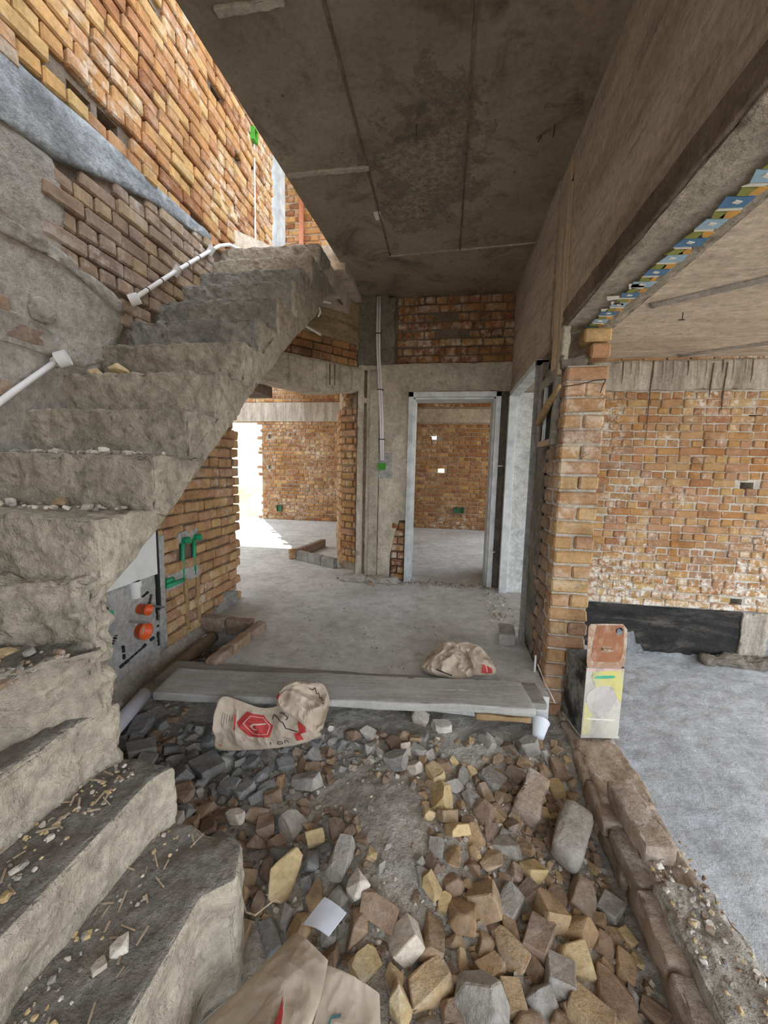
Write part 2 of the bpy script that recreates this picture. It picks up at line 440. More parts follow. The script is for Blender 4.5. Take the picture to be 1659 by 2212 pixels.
def from_bm(name, b, mat, parent=None, smooth=False):
    me = bpy.data.meshes.new(name)
    if smooth:
        for f in b.faces:
            f.smooth = True
    b.to_mesh(me)
    b.free()
    for m in (mat if isinstance(mat, (list, tuple)) else [mat]):
        me.materials.append(m)
    return link(name, me, parent)


def link(name, me, parent=None):
    o = bpy.data.objects.new(name, me)
    COL.objects.link(o)
    if parent is not None:
        o.parent = parent
    return o


def empty(name, loc=(0, 0, 0), rz=0.0):
    o = bpy.data.objects.new(name, None)
    o.empty_display_size = 0.05
    COL.objects.link(o)
    o.location = loc
    o.rotation_euler = (0, 0, rz)
    return o


def tag(o, label=None, cat=None, group=None, kind=None):
    for k, v in (('label', label), ('category', cat), ('group', group), ('kind', kind)):
        if v:
            o[k] = v
    return o


def struct(o, label=None, cat=None):
    return tag(o, label, cat, kind='structure')


def reorigin(parts, root):
    """parts were modelled in world coordinates; hang them under a root that stands at the thing's base"""
    bpy.context.view_layer.update()
    inv = Matrix.LocRotScale(root.location, root.rotation_euler, None).inverted()
    for p in parts:
        p.parent = root
        p.matrix_parent_inverse = inv


def roughen(b, res, amp, freq=7.0, seed=0, bevel=0.0, chip=0.0, seg=2):
    if bevel:
        bmesh.ops.bevel(b, geom=list(b.edges), offset=bevel, segments=seg, profile=0.5, affect='EDGES', clamp_overlap=True)
    bmesh.ops.triangulate(b, faces=b.faces)
    for _ in range(9):
        lg = [e for e in b.edges if e.calc_length() > res * 1.5]
        if not lg:
            break
        bmesh.ops.subdivide_edges(b, edges=lg, cuts=1)
        bmesh.ops.triangulate(b, faces=[f for f in b.faces if len(f.verts) > 3])
    b.normal_update()
    so = Vector((seed * 3.7, seed * 1.9, seed * 5.3))
    mv = []
    for v in b.verts:
        p = v.co * freq + so
        k = noise.fractal(p, 0.8, 2.1, 4) * amp
        if chip:
            q = noise.noise(v.co * freq * 0.55 + so)
            if q < -0.15:
                k += (q + 0.15) * chip
        mv.append(v.co + v.normal * k)
    for v, c in zip(b.verts, mv):
        v.co = c
    return b


def rough_obj(name, mb, mat, parent, res=0.03, amp=0.012, freq=7.0, seed=0, bevel=0.015, chip=0.0, smooth=True):
    b = mb.bm()
    roughen(b, res, amp, freq, seed, bevel, chip)
    return from_bm(name, b, mat, parent, smooth)


def cells(us, zs, holes, fn):
    """wall core from a grid of cells, leaving the holes open. fn(u,z,side) -> point ; side 0 front 1 back"""
    us = sorted(set(us + [h[0] for h in holes] + [h[1] for h in holes]))
    zs = sorted(set(zs + [h[2] for h in holes] + [h[3] for h in holes]))
    us = [u for u in us if us[0] <= u <= us[-1]]

    def occ(i, j):
        if i < 0 or j < 0 or i >= len(us) - 1 or j >= len(zs) - 1:
            return False
        u, z = (us[i] + us[i + 1]) / 2, (zs[j] + zs[j + 1]) / 2
        return not any(h[0] < u < h[1] and h[2] < z < h[3] for h in holes)
    mb = MB()
    idx = {}

    def V(i, j, s):
        if (i, j, s) not in idx:
            idx[(i, j, s)] = len(mb.v)
            mb.v.append(tuple(fn(us[i], zs[j], s)))
        return idx[(i, j, s)]
    for i in range(len(us) - 1):
        for j in range(len(zs) - 1):
            if not occ(i, j):
                continue
            a, b_, c, d = (i, j), (i + 1, j), (i + 1, j + 1), (i, j + 1)
            fs = [[V(*a, 0), V(*b_, 0), V(*c, 0), V(*d, 0)], [V(*d, 1), V(*c, 1), V(*b_, 1), V(*a, 1)]]
            for (p, q, ni, nj) in ((a, b_, i, j - 1), (b_, c, i + 1, j), (c, d, i, j + 1), (d, a, i - 1, j)):
                if not occ(ni, nj):
                    fs.append([V(*p, 1), V(*q, 1), V(*q, 0), V(*p, 0)])
            for f in fs:
                mb.f.append(tuple(f))
                mb.mi.append(0)
    return mb


_bm_cache = {}


def brick_meshes(L, H, D, mat, n=4, jit=0.06, bev=0.009):
    key = (round(L, 3), round(H, 3), round(D, 3), mat.name, jit)
    if key in _bm_cache:
        return _bm_cache[key]
    out = []
    for k in range(n):
        rn = random.Random(k * 31 + int(L * 1000) + len(_bm_cache) * 7)
        b = bmesh.new()
        bmesh.ops.create_cube(b, size=1)
        for v in b.verts:
            v.co.x *= L
            v.co.y *= D
            v.co.z *= H
            v.co += Vector((rn.uniform(-1, 1) * L * jit * 0.5, rn.uniform(-1, 1) * H * jit * 0.5, rn.uniform(-1, 1) * H * jit))
        bmesh.ops.bevel(b, geom=list(b.edges), offset=bev, segments=1, affect='EDGES')
        me = bpy.data.meshes.new('brick')
        b.to_mesh(me)
        b.free()
        me.materials.append(mat)
        out.append(me)
    _bm_cache[key] = out
    return out


def visible(p, margin=30):
    q = proj(p)
    return q is not None and -margin < q[0] < 1659 + margin and -margin < q[1] < 2212 + margin


def lay(parent, o, yaw, ulen, z0, n, ch, mat, L=0.205, H=0.068, D=0.07, skip=None, cap=300, seed=1, prot=0.012, bond='english', u0=0.0, jit=0.06, wob=1.0):
    """courses of bricks on a wall face; o = (x, y) of u = 0, the wall runs along yaw, its outside is local -y"""
    rn = random.Random(seed)
    W = L * 0.5 - 0.002
    J = 0.009
    dx, dy = math.cos(yaw), math.sin(yaw)
    nx, ny = math.sin(yaw), -math.cos(yaw)
    lst = []
    for i in range(n):
        z = z0 + ch * (i + 0.5)
        if bond == 'english':
            hd = i % 2 == 1
            u = u0 - (W / 2 if hd else 0)
        else:
            hd = False
            u = u0 - (L / 2 if i % 2 else 0)
        while u < ulen - 0.02:
            w = W if hd else L
            if not hd and rn.random() < 0.10:
                w = W
            s = rn.uniform(0.95, 1.05)
            a, b_ = max(u, 0), min(u + w * s, ulen)
            u += w * s + J
            if b_ - a < 0.03:
                continue
            uc = (a + b_) / 2
            if skip and skip(uc, z):
                continue
            pr = prot + rn.uniform(-0.006, 0.007) * wob
            off = pr - D / 2
            c = Vector((o[0] + dx * uc + nx * off, o[1] + dy * uc + ny * off, z + rn.uniform(-0.003, 0.003)))
            lst.append((c, b_ - a, w, rn.randrange(4), rn.uniform(-0.012, 0.012) * wob, rn.uniform(-0.015, 0.015) * wob, rn.uniform(0.94, 1.05)))
    lst.sort(key=lambda t: -(0 if not visible(t[0]) else t[1] / (t[0] - Vector((0, 0, CAMH))).length))
    stuff = MB()
    made = 0
    for c, ln, w, k, tz, tr, sh in lst:
        me = brick_meshes(w, H, D, mat, jit=jit)[k]
        mtx = Matrix.Translation(c) @ Matrix.Rotation(yaw + tr, 4, 'Z') @ Matrix.Rotation(tz, 4, 'Y') @ Matrix.Diagonal((ln / w, 1, sh, 1))
        if made < cap and visible(c):
            ob = link('brick', me, parent)
            ob.matrix_basis = mtx
            made += 1
        else:
            stuff.add([mtx @ v.co for v in me.vertices], [tuple(p.vertices) for p in me.polygons])
    if stuff.v:
        me = bpy.data.meshes.new('more_bricks')
        me.from_pydata(stuff.v, [], stuff.f)
        me.materials.append(mat)
        so = link('more_bricks', me, parent)
        so['kind'] = 'stuff'
    return made


def inpoly(u, v, poly):
    c = False
    j = len(poly) - 1
    for i in range(len(poly)):
        (a, b), (p, q) = poly[i], poly[j]
        if (b > v) != (q > v) and u < (p - a) * (v - b) / (q - b) + a:
            c = not c
        j = i
    return c


# ================================================================== STRUCTURE
XL, XS, XR = -1.80, -1.0, 0.615      # face of left wall, open side of stair, face of hall's right wall
CEIL = 2.92

# --- ground outside
g = MB()
g.box(-60, 60, -60, 90, -1.2, -0.82)
struct(g.build('ground_outside', M['dirt']), 'pale bare earth around the unfinished house', 'ground')


def bank():
    b = bmesh.new()
    nx, ny = 60, 26
    vs = {}
    for i in range(nx + 1):
        for j in range(ny + 1):
            x = -30 + 36 * i / nx
            y = 11.5 + 16 * j / ny
            t = j / ny
            z = -0.9 + 3.6 * min(1, t * 1.5) ** 0.8 + 0.45 * noise.fractal(Vector((x * 0.6, y * 0.6, 3)), 0.8, 2, 4)
            vs[i, j] = b.verts.new((x, y, z if j else -1.0))
    for i in range(nx):
        for j in range(ny):
            b.faces.new((vs[i, j], vs[i + 1, j], vs[i + 1, j + 1], vs[i, j + 1]))
    o = from_bm('grassy_bank', b, M['grass'], None, True)
    tag(o, 'sunlit dry grass bank outside the far doorway', 'grass', kind='stuff')


bank()

# --- floor of hall and rooms behind it (one level)
g = MB()
g.prism([(-1.33, 2.06), (0.60, 2.06), (0.60, 2.76), (0.93, 2.76), (0.93, 4.66), (1.75, 4.66), (1.75, 8.3), (-7.2, 8.3), (-7.2, 2.9), (-1.9, 2.9), (-1.9, 2.56), (-1.33, 2.56)], -0.16, 0.0, 'z')
struct(g.build('floor_hall', M['floor']), 'grey cement screed floor running through hall and rear rooms', 'floor')

# --- sunken floor on the right
def rfloor():
    b = bmesh.new()
    nx, ny = 110, 150
    vs = {}
    for i in range(nx + 1):
        for j in range(ny + 1):
            x = 0.86 + 4.3 * i / nx
            y = -1.6 + 6.1 * j / ny
            z = -0.75 + 0.010 * noise.fractal(Vector((x * 6, y * 9, 0)), 0.7, 2.2, 4) + 0.012 * noise.noise(Vector((x * 1.3, y * 1.1, 5)))
            vs[i, j] = b.verts.new((x, y, z))
    for i in range(nx):
        for j in range(ny):
            b.faces.new((vs[i, j], vs[i + 1, j], vs[i + 1, j + 1], vs[i, j + 1]))
    r = bmesh.ops.extrude_face_region(b, geom=list(b.faces))
    for e in r['geom']:
        if isinstance(e, bmesh.types.BMVert):
            e.co.z = -0.9
    bmesh.ops.recalc_face_normals(b, faces=b.faces)
    o = from_bm('floor_right', b, M['floor_right'], None, True)
    struct(o, 'rough bluish grey concrete floor of the sunken room at right', 'floor')


rfloor()

# --- hall ceiling
g = MB()
g.prism([(-1.08, -1.4), (0.95, -1.4), (0.95, 4.3), (-0.93, 4.3), (-0.93, 3.6), (-0.99, 2.6), (-1.07, 1.4)], CEIL, CEIL + 0.16, 'z')
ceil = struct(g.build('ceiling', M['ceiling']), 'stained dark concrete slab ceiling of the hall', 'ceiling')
for x, y0, y1, w in ((-0.51, -1.2, 3.3, 0.012), (0.045, -1.2, 3.28, 0.011)):
    g = MB()
    g.box(x - w / 2, x + w / 2, y0, y1, CEIL - 0.007, CEIL + 0.01)
    rough_obj('formwork_seam', g, M['mortar_dark'], ceil, 0.05, 0.003, 20, 3, 0)
g = MB()
g.hexa([(-0.53, 3.30, CEIL - 0.006), (0.61, 3.24, CEIL - 0.006), (0.61, 3.255, CEIL - 0.006), (-0.53, 3.315, CEIL - 0.006), (-0.53, 3.30, CEIL + .02), (0.61, 3.24, CEIL + .02), (0.61, 3.255, CEIL + .02), (-0.53, 3.315, CEIL + .02)])
rough_obj('formwork_seam', g, M['lintel'], ceil, 0.04, 0.004, 20, 5, 0)
for (x0, x1, y) in ((-0.99, -0.50, 2.375), (-0.93, -0.66, 1.55)):
    g = MB()
    g.box(x0, x1, y - 0.02, y + 0.012, CEIL - 0.012, CEIL + 0.01)
    rough_obj('concrete_ridge', g, M['lintel'], ceil, 0.03, 0.006, 16, 7, 0.003)
pb = MB()
rn = random.Random(4)
pp = []
for k in range(34):
    a = 2 * math.pi * k / 34
    rr = 1 + 0.30 * noise.noise(Vector((math.cos(a) * 1.6, math.sin(a) * 1.6, 2))) + rn.uniform(-0.08, 0.08)
    pp.append((-0.20 + 0.30 * rr * math.cos(a), 2.42 + 0.42 * rr * math.sin(a)))

g = MB()
g.prism([(-0.548, 2.76), (-0.50, 2.75), (-0.505, 2.83), (-0.545, 2.84)], CEIL - 0.006, CEIL + .004, 'z')
g.build('white_scrap', M['tape_white'], ceil)
for (x, y, l, tx, ty) in ((-0.21, 2.13, 0.05, 0.0, 0.0), (0.47, 2.22, 0.05, 0.0, 0.01), (0.42, 2.27, 0.05, -0.02, -0.02)):
    g = MB()
    g.tube([(x, y, CEIL + 0.01), (x, y, CEIL - 0.01), (x + tx, y + ty, CEIL - l)], 0.0025, 6)
    g.build('protruding_nail', M['rebar'], ceil)
g = MB()
g.tube([(0.40, 2.29, CEIL), (0.49, 2.21, CEIL - 0.004), (0.57, 2.13, CEIL), (0.50, 2.12, CEIL - .002), (0.40, 2.11, CEIL)], 0.007, 6)
g.build('embedded_wire', M['mortar_dark'], ceil)

# --- hall right: beam over the low wall, wall over the second doorway
g = MB()
g.box(XR, 0.875, -1.4, 2.62, 2.0, CEIL + 0.16)
beam = struct(g.build('beam_right', M['beam'], bevel=0.006), 'deep brown stained concrete beam along the right of the hall', 'beam')
g = MB()
g.box(XR + 0.004, 0.872, -1.4, 2.55, 1.985, 2.002)
rough_obj('rough_soffit', g, M['soffit'], beam, 0.03, 0.006, 14, 4, 0)
g = MB()
g.box(XR - 0.012, XR + 0.004, -1.4, 2.35, 1.99, 2.075)
rough_obj('formwork_lip', g, M['mortar_dark'], beam, 0.03, 0.005, 9, 9, 0.003)
for (z0, y0, y1, seed) in ((2.35, -1.2, 2.6, 1), (2.62, -1.2, 2.6, 2)):
    g = MB()
    g.box(XR - 0.0015, XR + 0.01, y0, y1, z0, z0 + 0.006)
    rough_obj('formwork_seam', g, M['beam'], beam, 0.03, 0.005, 16, seed, 0)
g = MB()
g.box(XR - 0.01, 0.86, 2.62, 4.86, 1.945, CEIL + 0.16)
wr = struct(g.build('wall_hall_right', M['beam']), 'brown concrete wall above the side doorway', 'wall')
g = MB()
g.box(XR - 0.012, 0.86, 3.90, 4.86, -0.15, 1.945)
g.build('corner_pier', M['lintel'], wr)
g = MB()
g.box(XR + 0.03, 0.93, 3.885, 3.905, -0.02, 1.94)
g.build('jamb_lining', M['jamb_white'], wr)
# pale splintered strip of formwork timber on the beam
wd = empty('formwork_strip', (XR - 0.015, 2.42, 1.75))
parts = []
for (ya, yb, za, zb, th) in ((2.36, 2.40, 1.74, 2.86, 0.02), (2.405, 2.45, 1.78, 2.55, 0.03), (2.34, 2.358, 1.9, 2.75, 0.012)):
    g = MB()
    g.hexa([(XR - th, ya - 0.03, za), (XR - th, yb, za), (XR + 0.0, yb, za), (XR + 0.0, ya - 0.03, za), (XR - th, ya + 0.01, zb), (XR - th, yb - 0.005, zb), (XR, yb - 0.005, zb), (XR, ya + 0.01, zb)])
    parts.append(rough_obj('wood_strip', g, M['wood_pale'], None, 0.03, 0.006, 12, 3, 0.002))
reorigin(parts, wd)
tag(wd, 'pale splintered formwork timber left standing against the brown beam', 'timber')

# film strip stuck under the beam
film = empty('decorative_film', (0.80, 1.7, 1.98))
parts = []
rn = random.Random(8)
y = 0.9
k = 0
while y < 2.28:
    ln = 0.098
    xc = 0.785 - 0.043 * (y - 1.3)
    for (f0, f1, m, w0, w1) in ((0.0, 0.50, 'tape_blue', -0.036, 0.036), (0.5, 0.64, 'tape_white', -0.03, 0.026), (0.64, 1.0, 'tape_green', -0.034, 0.006), (0.66, 1.0, 'tape_gold', 0.006, 0.034)):
        if m == 'tape_blue' and k % 2:
            m = 'tape_sky'
        g = MB()
        j = [rn.uniform(-0.010, 0.010) for _ in range(4)]
        g.prism([(xc + w0 + j[0], y + ln * f0), (xc + w1 + j[1], y + ln * f0 + 0.006), (xc + w1 + j[2], y + ln * f1), (xc + w0 + j[3], y + ln * f1 - 0.004)], 1.968, 1.971, 'z')
        parts.append(g.build('film_patch', M[m]))
    g = MB()
    g.prism([(xc - 0.012, y + 0.012), (xc + 0.010, y + 0.02), (xc + 0.004, y + 0.03), (xc - 0.016, y + 0.022)], 1.966, 1.968, 'z')
    parts.append(g.build('film_oval', M['tape_white']))  # white oval of the film's printed pattern
    y += ln
    k += 1
for (x, y, s) in ((0.70, 1.93, 0.03), (0.73, 1.98, 0.022), (0.715, 2.06, 0.018), (0.745, 1.82, 0.035), (0.755, 2.0, 0.02)):
    g = MB()
    g.prism([(x - s, y - s * 0.6), (x + s * 0.7, y - s * 0.7), (x + s, y + s * 0.3), (x - s * 0.4, y + s * 0.7)], 1.968, 1.971, 'z')
    parts.append(g.build('film_scrap', M['tape_white']))
reorigin(parts, film)
tag(film, 'torn blue and yellow patterned film strip stuck under the beam', 'film strip')

# --- brick pillar between hall and right room
g = MB()
g.box(0.63, 0.82, 2.27, 2.74, -0.3, 1.77)
pil = struct(g.build('pillar', M['mortar_pale']), 'tan brick pillar standing under the concrete beam', 'pillar')


def pillar_bricks():
    rn = random.Random(21)
    CH = 0.0835
    z = -0.235
    i = 0
    m = M['brick_pillar']
    while z + CH < 1.80:
        rows = [(0.724, 0.205)] if i % 2 else [(0.672, 0.100), (0.778, 0.100)]
        if z < 0.10:
            rows = [(0.672, 0.105), (0.782, 0.105)]
        for xc, w in rows:
            me = brick_meshes(w, 0.071, 0.11, m, jit=0.05)[rn.randrange(4)]
            o = link('brick', me, pil)
            o.matrix_basis = Matrix.Translation((xc + rn.uniform(-0.004, 0.004), 2.305 + rn.uniform(-0.006, 0.006), z + CH / 2)) @ Matrix.Rotation(rn.uniform(-0.02, 0.02), 4, 'Y') @ Matrix.Rotation(rn.uniform(-0.03, 0.03), 4, 'Z')
        # face towards the hall
        for yc in (2.47, 2.60) if i % 2 else (2.42, 2.54, 2.66):
            w = 0.115 if i % 2 else 0.105
            me = brick_meshes(w, 0.069, 0.06, M['brick_dusty'], jit=0.12)[rn.randrange(4)]
            o = link('brick', me, pil)
            o.matrix_basis = Matrix.Translation((0.643 + rn.uniform(-0.006, 0.006), yc, z + CH / 2)) @ Matrix.Rotation(-math.pi / 2 + rn.uniform(-0.03, 0.03), 4, 'Z')
        z += CH
        i += 1
    for xc, yc, zc, w in ((0.785, 2.305, 1.842, 0.10), (0.765, 2.31, 1.925, 0.13)):
        o = link('brick', brick_meshes(w, 0.071, 0.11, m)[1], pil)
        o.location = (xc, yc, zc)
    g = MB()
    g.box(0.64, 0.82, 2.44, 2.74, 1.76, 1.99)
    g.build('inner_core', M['mortar_dark'], pil)  # dark mortar colour paints the shade of the cavity at the pillar top
    g = MB()
    g.box(0.60, 0.735, 2.30, 2.62, 1.765, 1.83)
    rough_obj('mortar_lump', g, M['column_dark'], pil, 0.025, 0.018, 14, 5, 0.01)
    g = MB()
    g.box(0.60, 0.64, 2.30, 2.40, 1.81, 1.99)
    rough_obj('plaster_chunk', g, M['lintel'], pil, 0.02, 0.008, 14, 6, 0.008)
    # hardened mortar skin on the hall face
    g = MB()
    g.box(0.604, 0.62, 2.55, 2.765, -0.15, 1.40)
    rough_obj('mortar_skin', g, M['column_dark'], pil, 0.03, 0.012, 10, 8, 0.004)
    # recess with boards
    for (y0, y1, z0, z1, mm) in ((2.36, 2.40, 1.36, 1.80, 'plaster'), (2.68, 2.755, 1.36, 1.90, 'plaster'), (2.40, 2.68, 1.72, 1.78, 'plaster'), (2.40, 2.70, 1.36, 1.395, 'wood_pale'), (2.56, 2.60, 1.39, 1.72, 'galv')):
        g = MB()
        g.box(0.592, 0.63, y0, y1, z0, z1)
        rough_obj('recess_frame', g, M[mm], pil, 0.04, 0.005, 10, 3, 0.003)
    g = MB()
    g.box(0.606, 0.63, 2.39, 2.69, 1.39, 1.73)
    g.build('recess_shade_panel', M['cavity_shade'], pil)  # near-black panel paints the recess shade


pillar_bricks()

# --- low plinth wall beside the sunken floor
g = MB()
g.box(0.715, 0.935, -0.6, 2.27, -0.9, -0.20)
low = struct(rough_obj('wall_low', g, M['brick_low'], None, 0.03, 0.022, 7, 5, 0.02), 'low broken brick plinth wall at the edge of the sunken floor', 'wall')


def low_bricks():
    rn = random.Random(5)
    m = M['brick_low']
    y = 0.62
    i = 0
    while y < 2.2:
        w = rn.uniform(0.18, 0.22)
        for zc, sh in ((-0.225, 0.0), (-0.31, 0.09), (-0.395, 0.03)):
            b = MB()
            b.box(-w / 2, w / 2, -0.045, 0.045, -0.036, 0.036)
            o = rough_obj('brick', b, m, low, 0.03, 0.012, 11, i + int(zc * 100), 0.012)
            o.matrix_basis = Matrix.Translation((0.735 + rn.uniform(-0.012, 0.012) - (zc + 0.22) * 0.12, y + w / 2 + sh, zc + rn.uniform(-0.006, 0.006))) @ Matrix.Rotation(math.pi / 2 + rn.uniform(-0.06, 0.06), 4, 'Z')
            i += 1
        y += w + 0.012
    # crumbled mortar bed on top
    g = MB()
    g.box(0.735, 0.925, 0.35, 1.28, -0.21, -0.145)
    rough_obj('mortar_bed', g, M['dust'], low, 0.022, 0.022, 12, 3, 0.02, 0.04)
    g = MB()
    g.box(0.715, 0.93, 1.62, 2.0, -0.215, -0.175)
    rough_obj('brick_dust_top', g, M['brick_low'], low, 0.022, 0.012, 14, 6, 0.012)


low_bricks()

# --- unseen, added to block light: wall behind the viewer, slab over the near stairwell
g = MB()
g.box(-2.03, -0.45, -1.62, -1.4, -0.8, 5.4)
struct(g.build('wall_light_block', M['mortar']), 'unseen wall added behind the viewer to block light', 'wall')
g = MB()
g.box(-2.03, -1.05, -1.62, 0.9, 5.4, 5.55)
struct(g.build('ceiling_light_block', M['ceiling']), 'unseen slab added over the near end of the stairwell to dim the light', 'ceiling')

# --- right room: back wall, bitumen, band, ceiling
YW = 4.40
g = cells([0.86, 5.2], [-0.9, 2.5], [(2.94, 3.06, 1.73, 1.805), (2.94, 3.06, 1.065, 1.14), (2.97, 3.09, -0.14, -0.065)], lambda u, z, s: (u, YW + (0.22 if s else 0), z))
wrb = struct(g.build('wall_right', M['mortar_pale']), 'tan brick back wall of the sunken right room', 'wall')


def skipR(u, z):
    x = 0.86 + u
    return any(abs(x - hx) < 0.062 and abs(z - hz) < 0.04 for hx, hz in ((3.0, 1.77), (3.0, 1.10), (3.03, -0.10)))


lay(wrb, (0.86, YW), 0.0, 4.3, -0.20, 28, 0.080, M['brick_tan'], H=0.071, skip=skipR, seed=3, prot=0.012, cap=300, wob=1.5, jit=0.09)
g = MB()
rn = random.Random(2)
pl = [(0.86, -0.20), (3.10, -0.20), (3.12, -0.45), (3.10, -0.73)]
x = 3.05
while x > 1.6:
    dz = -0.73 if x > 2.95 else (-0.715 + 0.02 * rn.random() if x < 2.75 else -0.69)
    if 1.92 < x < 2.18:
        dz = -0.52 + 0.06 * rn.random() if x < 2.12 else -0.63
    pl.append((x, dz))
    x -= 0.04
pl.append((0.86, -0.70))
g.prism(pl, YW - 0.016, YW + 0.01, 'y')
rough_obj('bitumen_coat', g, M['bitumen'], wrb, 0.05, 0.006, 8, 3, 0)
g = MB()
g.box(0.86, 5.2, YW - 0.008, YW + 0.01, -0.9, -0.19)
g.build('plinth_render', M['plaster_pale'], wrb)
g = MB()
g.box(3.10, 3.35, YW - 0.03, YW, -0.74, -0.2)
rough_obj('cement_drips', g, M['lintel_stained'], wrb, 0.03, 0.012, 12, 3, 0.004)
g = MB()
g.box(2.72, 3.6, YW - 0.16, YW, -0.8, -0.65)
rough_obj('dirt_clump', g, M['column_dark'], wrb, 0.03, 0.05, 7, 4, 0.06)
g = MB()
g.box(0.86, 5.2, YW - 0.03, YW + 0.02, 2.045, 2.325)
rough_obj('ring_beam', g, M['lintel_stained'], wrb, 0.07, 0.008, 6, 3, 0.004)
lay(wrb, (0.86, YW), 0.0, 4.3, 2.33, 1, 0.06, M['brick_tan'], H=0.036, seed=13, prot=0.02, cap=40)
rn = random.Random(6)
for k in range(16):
    x = 1.72 + k * 0.10 + rn.uniform(-0.03, 0.03)
    h = rn.uniform(0.08, 0.26)
    g = MB()
    g.tube([(x, YW - 0.034, 2.33), (x + 0.004, YW - 0.04, 2.33 - h * 0.6), (x, YW - 0.036, 2.33 - h)], [0.006, 0.004, 0.0015], 6)
    g.build('cement_drip', M['mortar_pale'] if k % 3 else M['mortar_dark'], wrb)
for x, h in ((2.02, 0.75), (2.68, 0.45), (2.56, 0.32)):
    g = MB()
    g.tube([(x, YW - 0.036, 2.3), (x - 0.01, YW - 0.036, 2.05), (x + 0.004, YW - 0.014, 2.3 - h)], [0.006, 0.006, 0.003], 6)
    g.build('tar_drip', M['mortar_dark'], wrb)
g = MB()
g.box(0.874, 5.2, -1.4, 4.62, 2.36, 2.52)
cr = struct(g.build('ceiling_right', M['ceiling_right']), 'light brown concrete ceiling of the right room', 'ceiling')
g = MB()
g.box(0.874, 0.905, -1.4, 2.6, 2.06, 2.36)
rough_obj('timber_strip', g, M['mortar'], cr, 0.06, 0.006, 8, 4, 0.003)
for (xa, ya, xb, yb) in ((1.35, 3.05, 3.4, 1.6), (2.2, 4.3, 3.9, 3.2)):
    g = MB()
    dvx, dvy = xb - xa, yb - ya
    ll = math.hypot(dvx, dvy)
    nx_, ny_ = -dvy / ll * 0.045, dvx / ll * 0.045
    g.prism([(xa - nx_, ya - ny_), (xb - nx_, yb - ny_), (xb + nx_, yb + ny_), (xa + nx_, ya + ny_)], 2.350, 2.37, 'z')
    rough_obj('board_mark', g, M['plaster'], cr, 0.05, 0.004, 8, 2, 0)
g = MB()
g.tube([(1.64, 3.2, 2.37), (1.64, 3.2, 2.31)], 0.003, 6).box(1.615, 1.655, 3.197, 3.203, 2.306, 2.312)
g.build('protruding_nail', M['rebar'], cr)
g = MB()
g.box(0.874, 5.2, 4.62, 4.85, -0.9, 2.52)
struct(g.build('wall_right_backing', M['mortar']), 'blind masonry behind the right room', 'wall')

# --- back wall of the hall with first doorway
YB = 4.06
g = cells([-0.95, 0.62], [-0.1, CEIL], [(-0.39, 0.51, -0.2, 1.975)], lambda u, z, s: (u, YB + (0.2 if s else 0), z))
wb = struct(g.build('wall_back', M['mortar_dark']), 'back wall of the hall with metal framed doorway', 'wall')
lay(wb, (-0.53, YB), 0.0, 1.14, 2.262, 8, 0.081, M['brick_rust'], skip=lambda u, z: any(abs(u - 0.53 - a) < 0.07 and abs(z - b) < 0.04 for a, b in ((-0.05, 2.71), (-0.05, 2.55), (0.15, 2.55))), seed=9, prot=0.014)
lay(wb, (-0.54, YB - 0.03), 0.0, 0.135, 0.0, 8, 0.080, M['brick_rust'], L=0.13, seed=19, prot=0.012, bond='mixed')
g = MB()
g.prism([(-0.93, 0.0), (-0.56, 0.0), (-0.55, 0.3), (-0.50, 0.55), (-0.46, 0.66), (-0.395, 0.66), (-0.395, 2.255), (-0.93, 2.255)], YB - 0.045, YB + 0.02, 'y')
rough_obj('concrete_column', g, M['column'], wb, 0.06, 0.006, 6, 2, 0.004)
g = MB()
g.box(-0.93, -0.555, YB - 0.05, YB + 0.02, 2.25, CEIL)
rough_obj('column_head', g, M['column_dark'], wb, 0.035, 0.016, 9, 3, 0.006)
g = MB()
g.box(-0.40, 0.62, YB - 0.04, YB + 0.02, 1.978, 2.258)
rough_obj('door_lintel', g, M['lintel'], wb, 0.06, 0.006, 6, 5, 0.004)
g = MB()
g.box(0.512, 0.62, YB - 0.035, YB + 0.02, 0.0, 1.98)
rough_obj('jamb_concrete', g, M['column_dark'], wb, 0.05, 0.007, 6, 7, 0.004)
for x0, x1, m in ((-0.86, -0.83, 'mortar_dark'), (-0.795, -0.70, 'lintel'), (-0.695, -0.688, 'mortar_dark')):
    g = MB()
    g.box(x0, x1, YB - 0.062 if m == 'lintel' else YB - 0.05, YB - 0.03, 0.03, 2.2)
    rough_obj('shutter_mark', g, M[m], wb, 0.05, 0.005, 9, 3, 0)
g = MB()
g.box(-0.71, -0.55, YB - 0.056, YB - 0.03, 1.1, 1.36)
rough_obj('cement_patch', g, M['plaster_wall'], wb, 0.03, 0.01, 10, 4, 0.01)
g = MB()
g.box(-1.05, -0.45, YB - 0.19, YB + 0.05, -0.02, 0.05)
rough_obj('debris_heap', g, M['dust'], wb, 0.025, 0.03, 12, 4, 0.03)

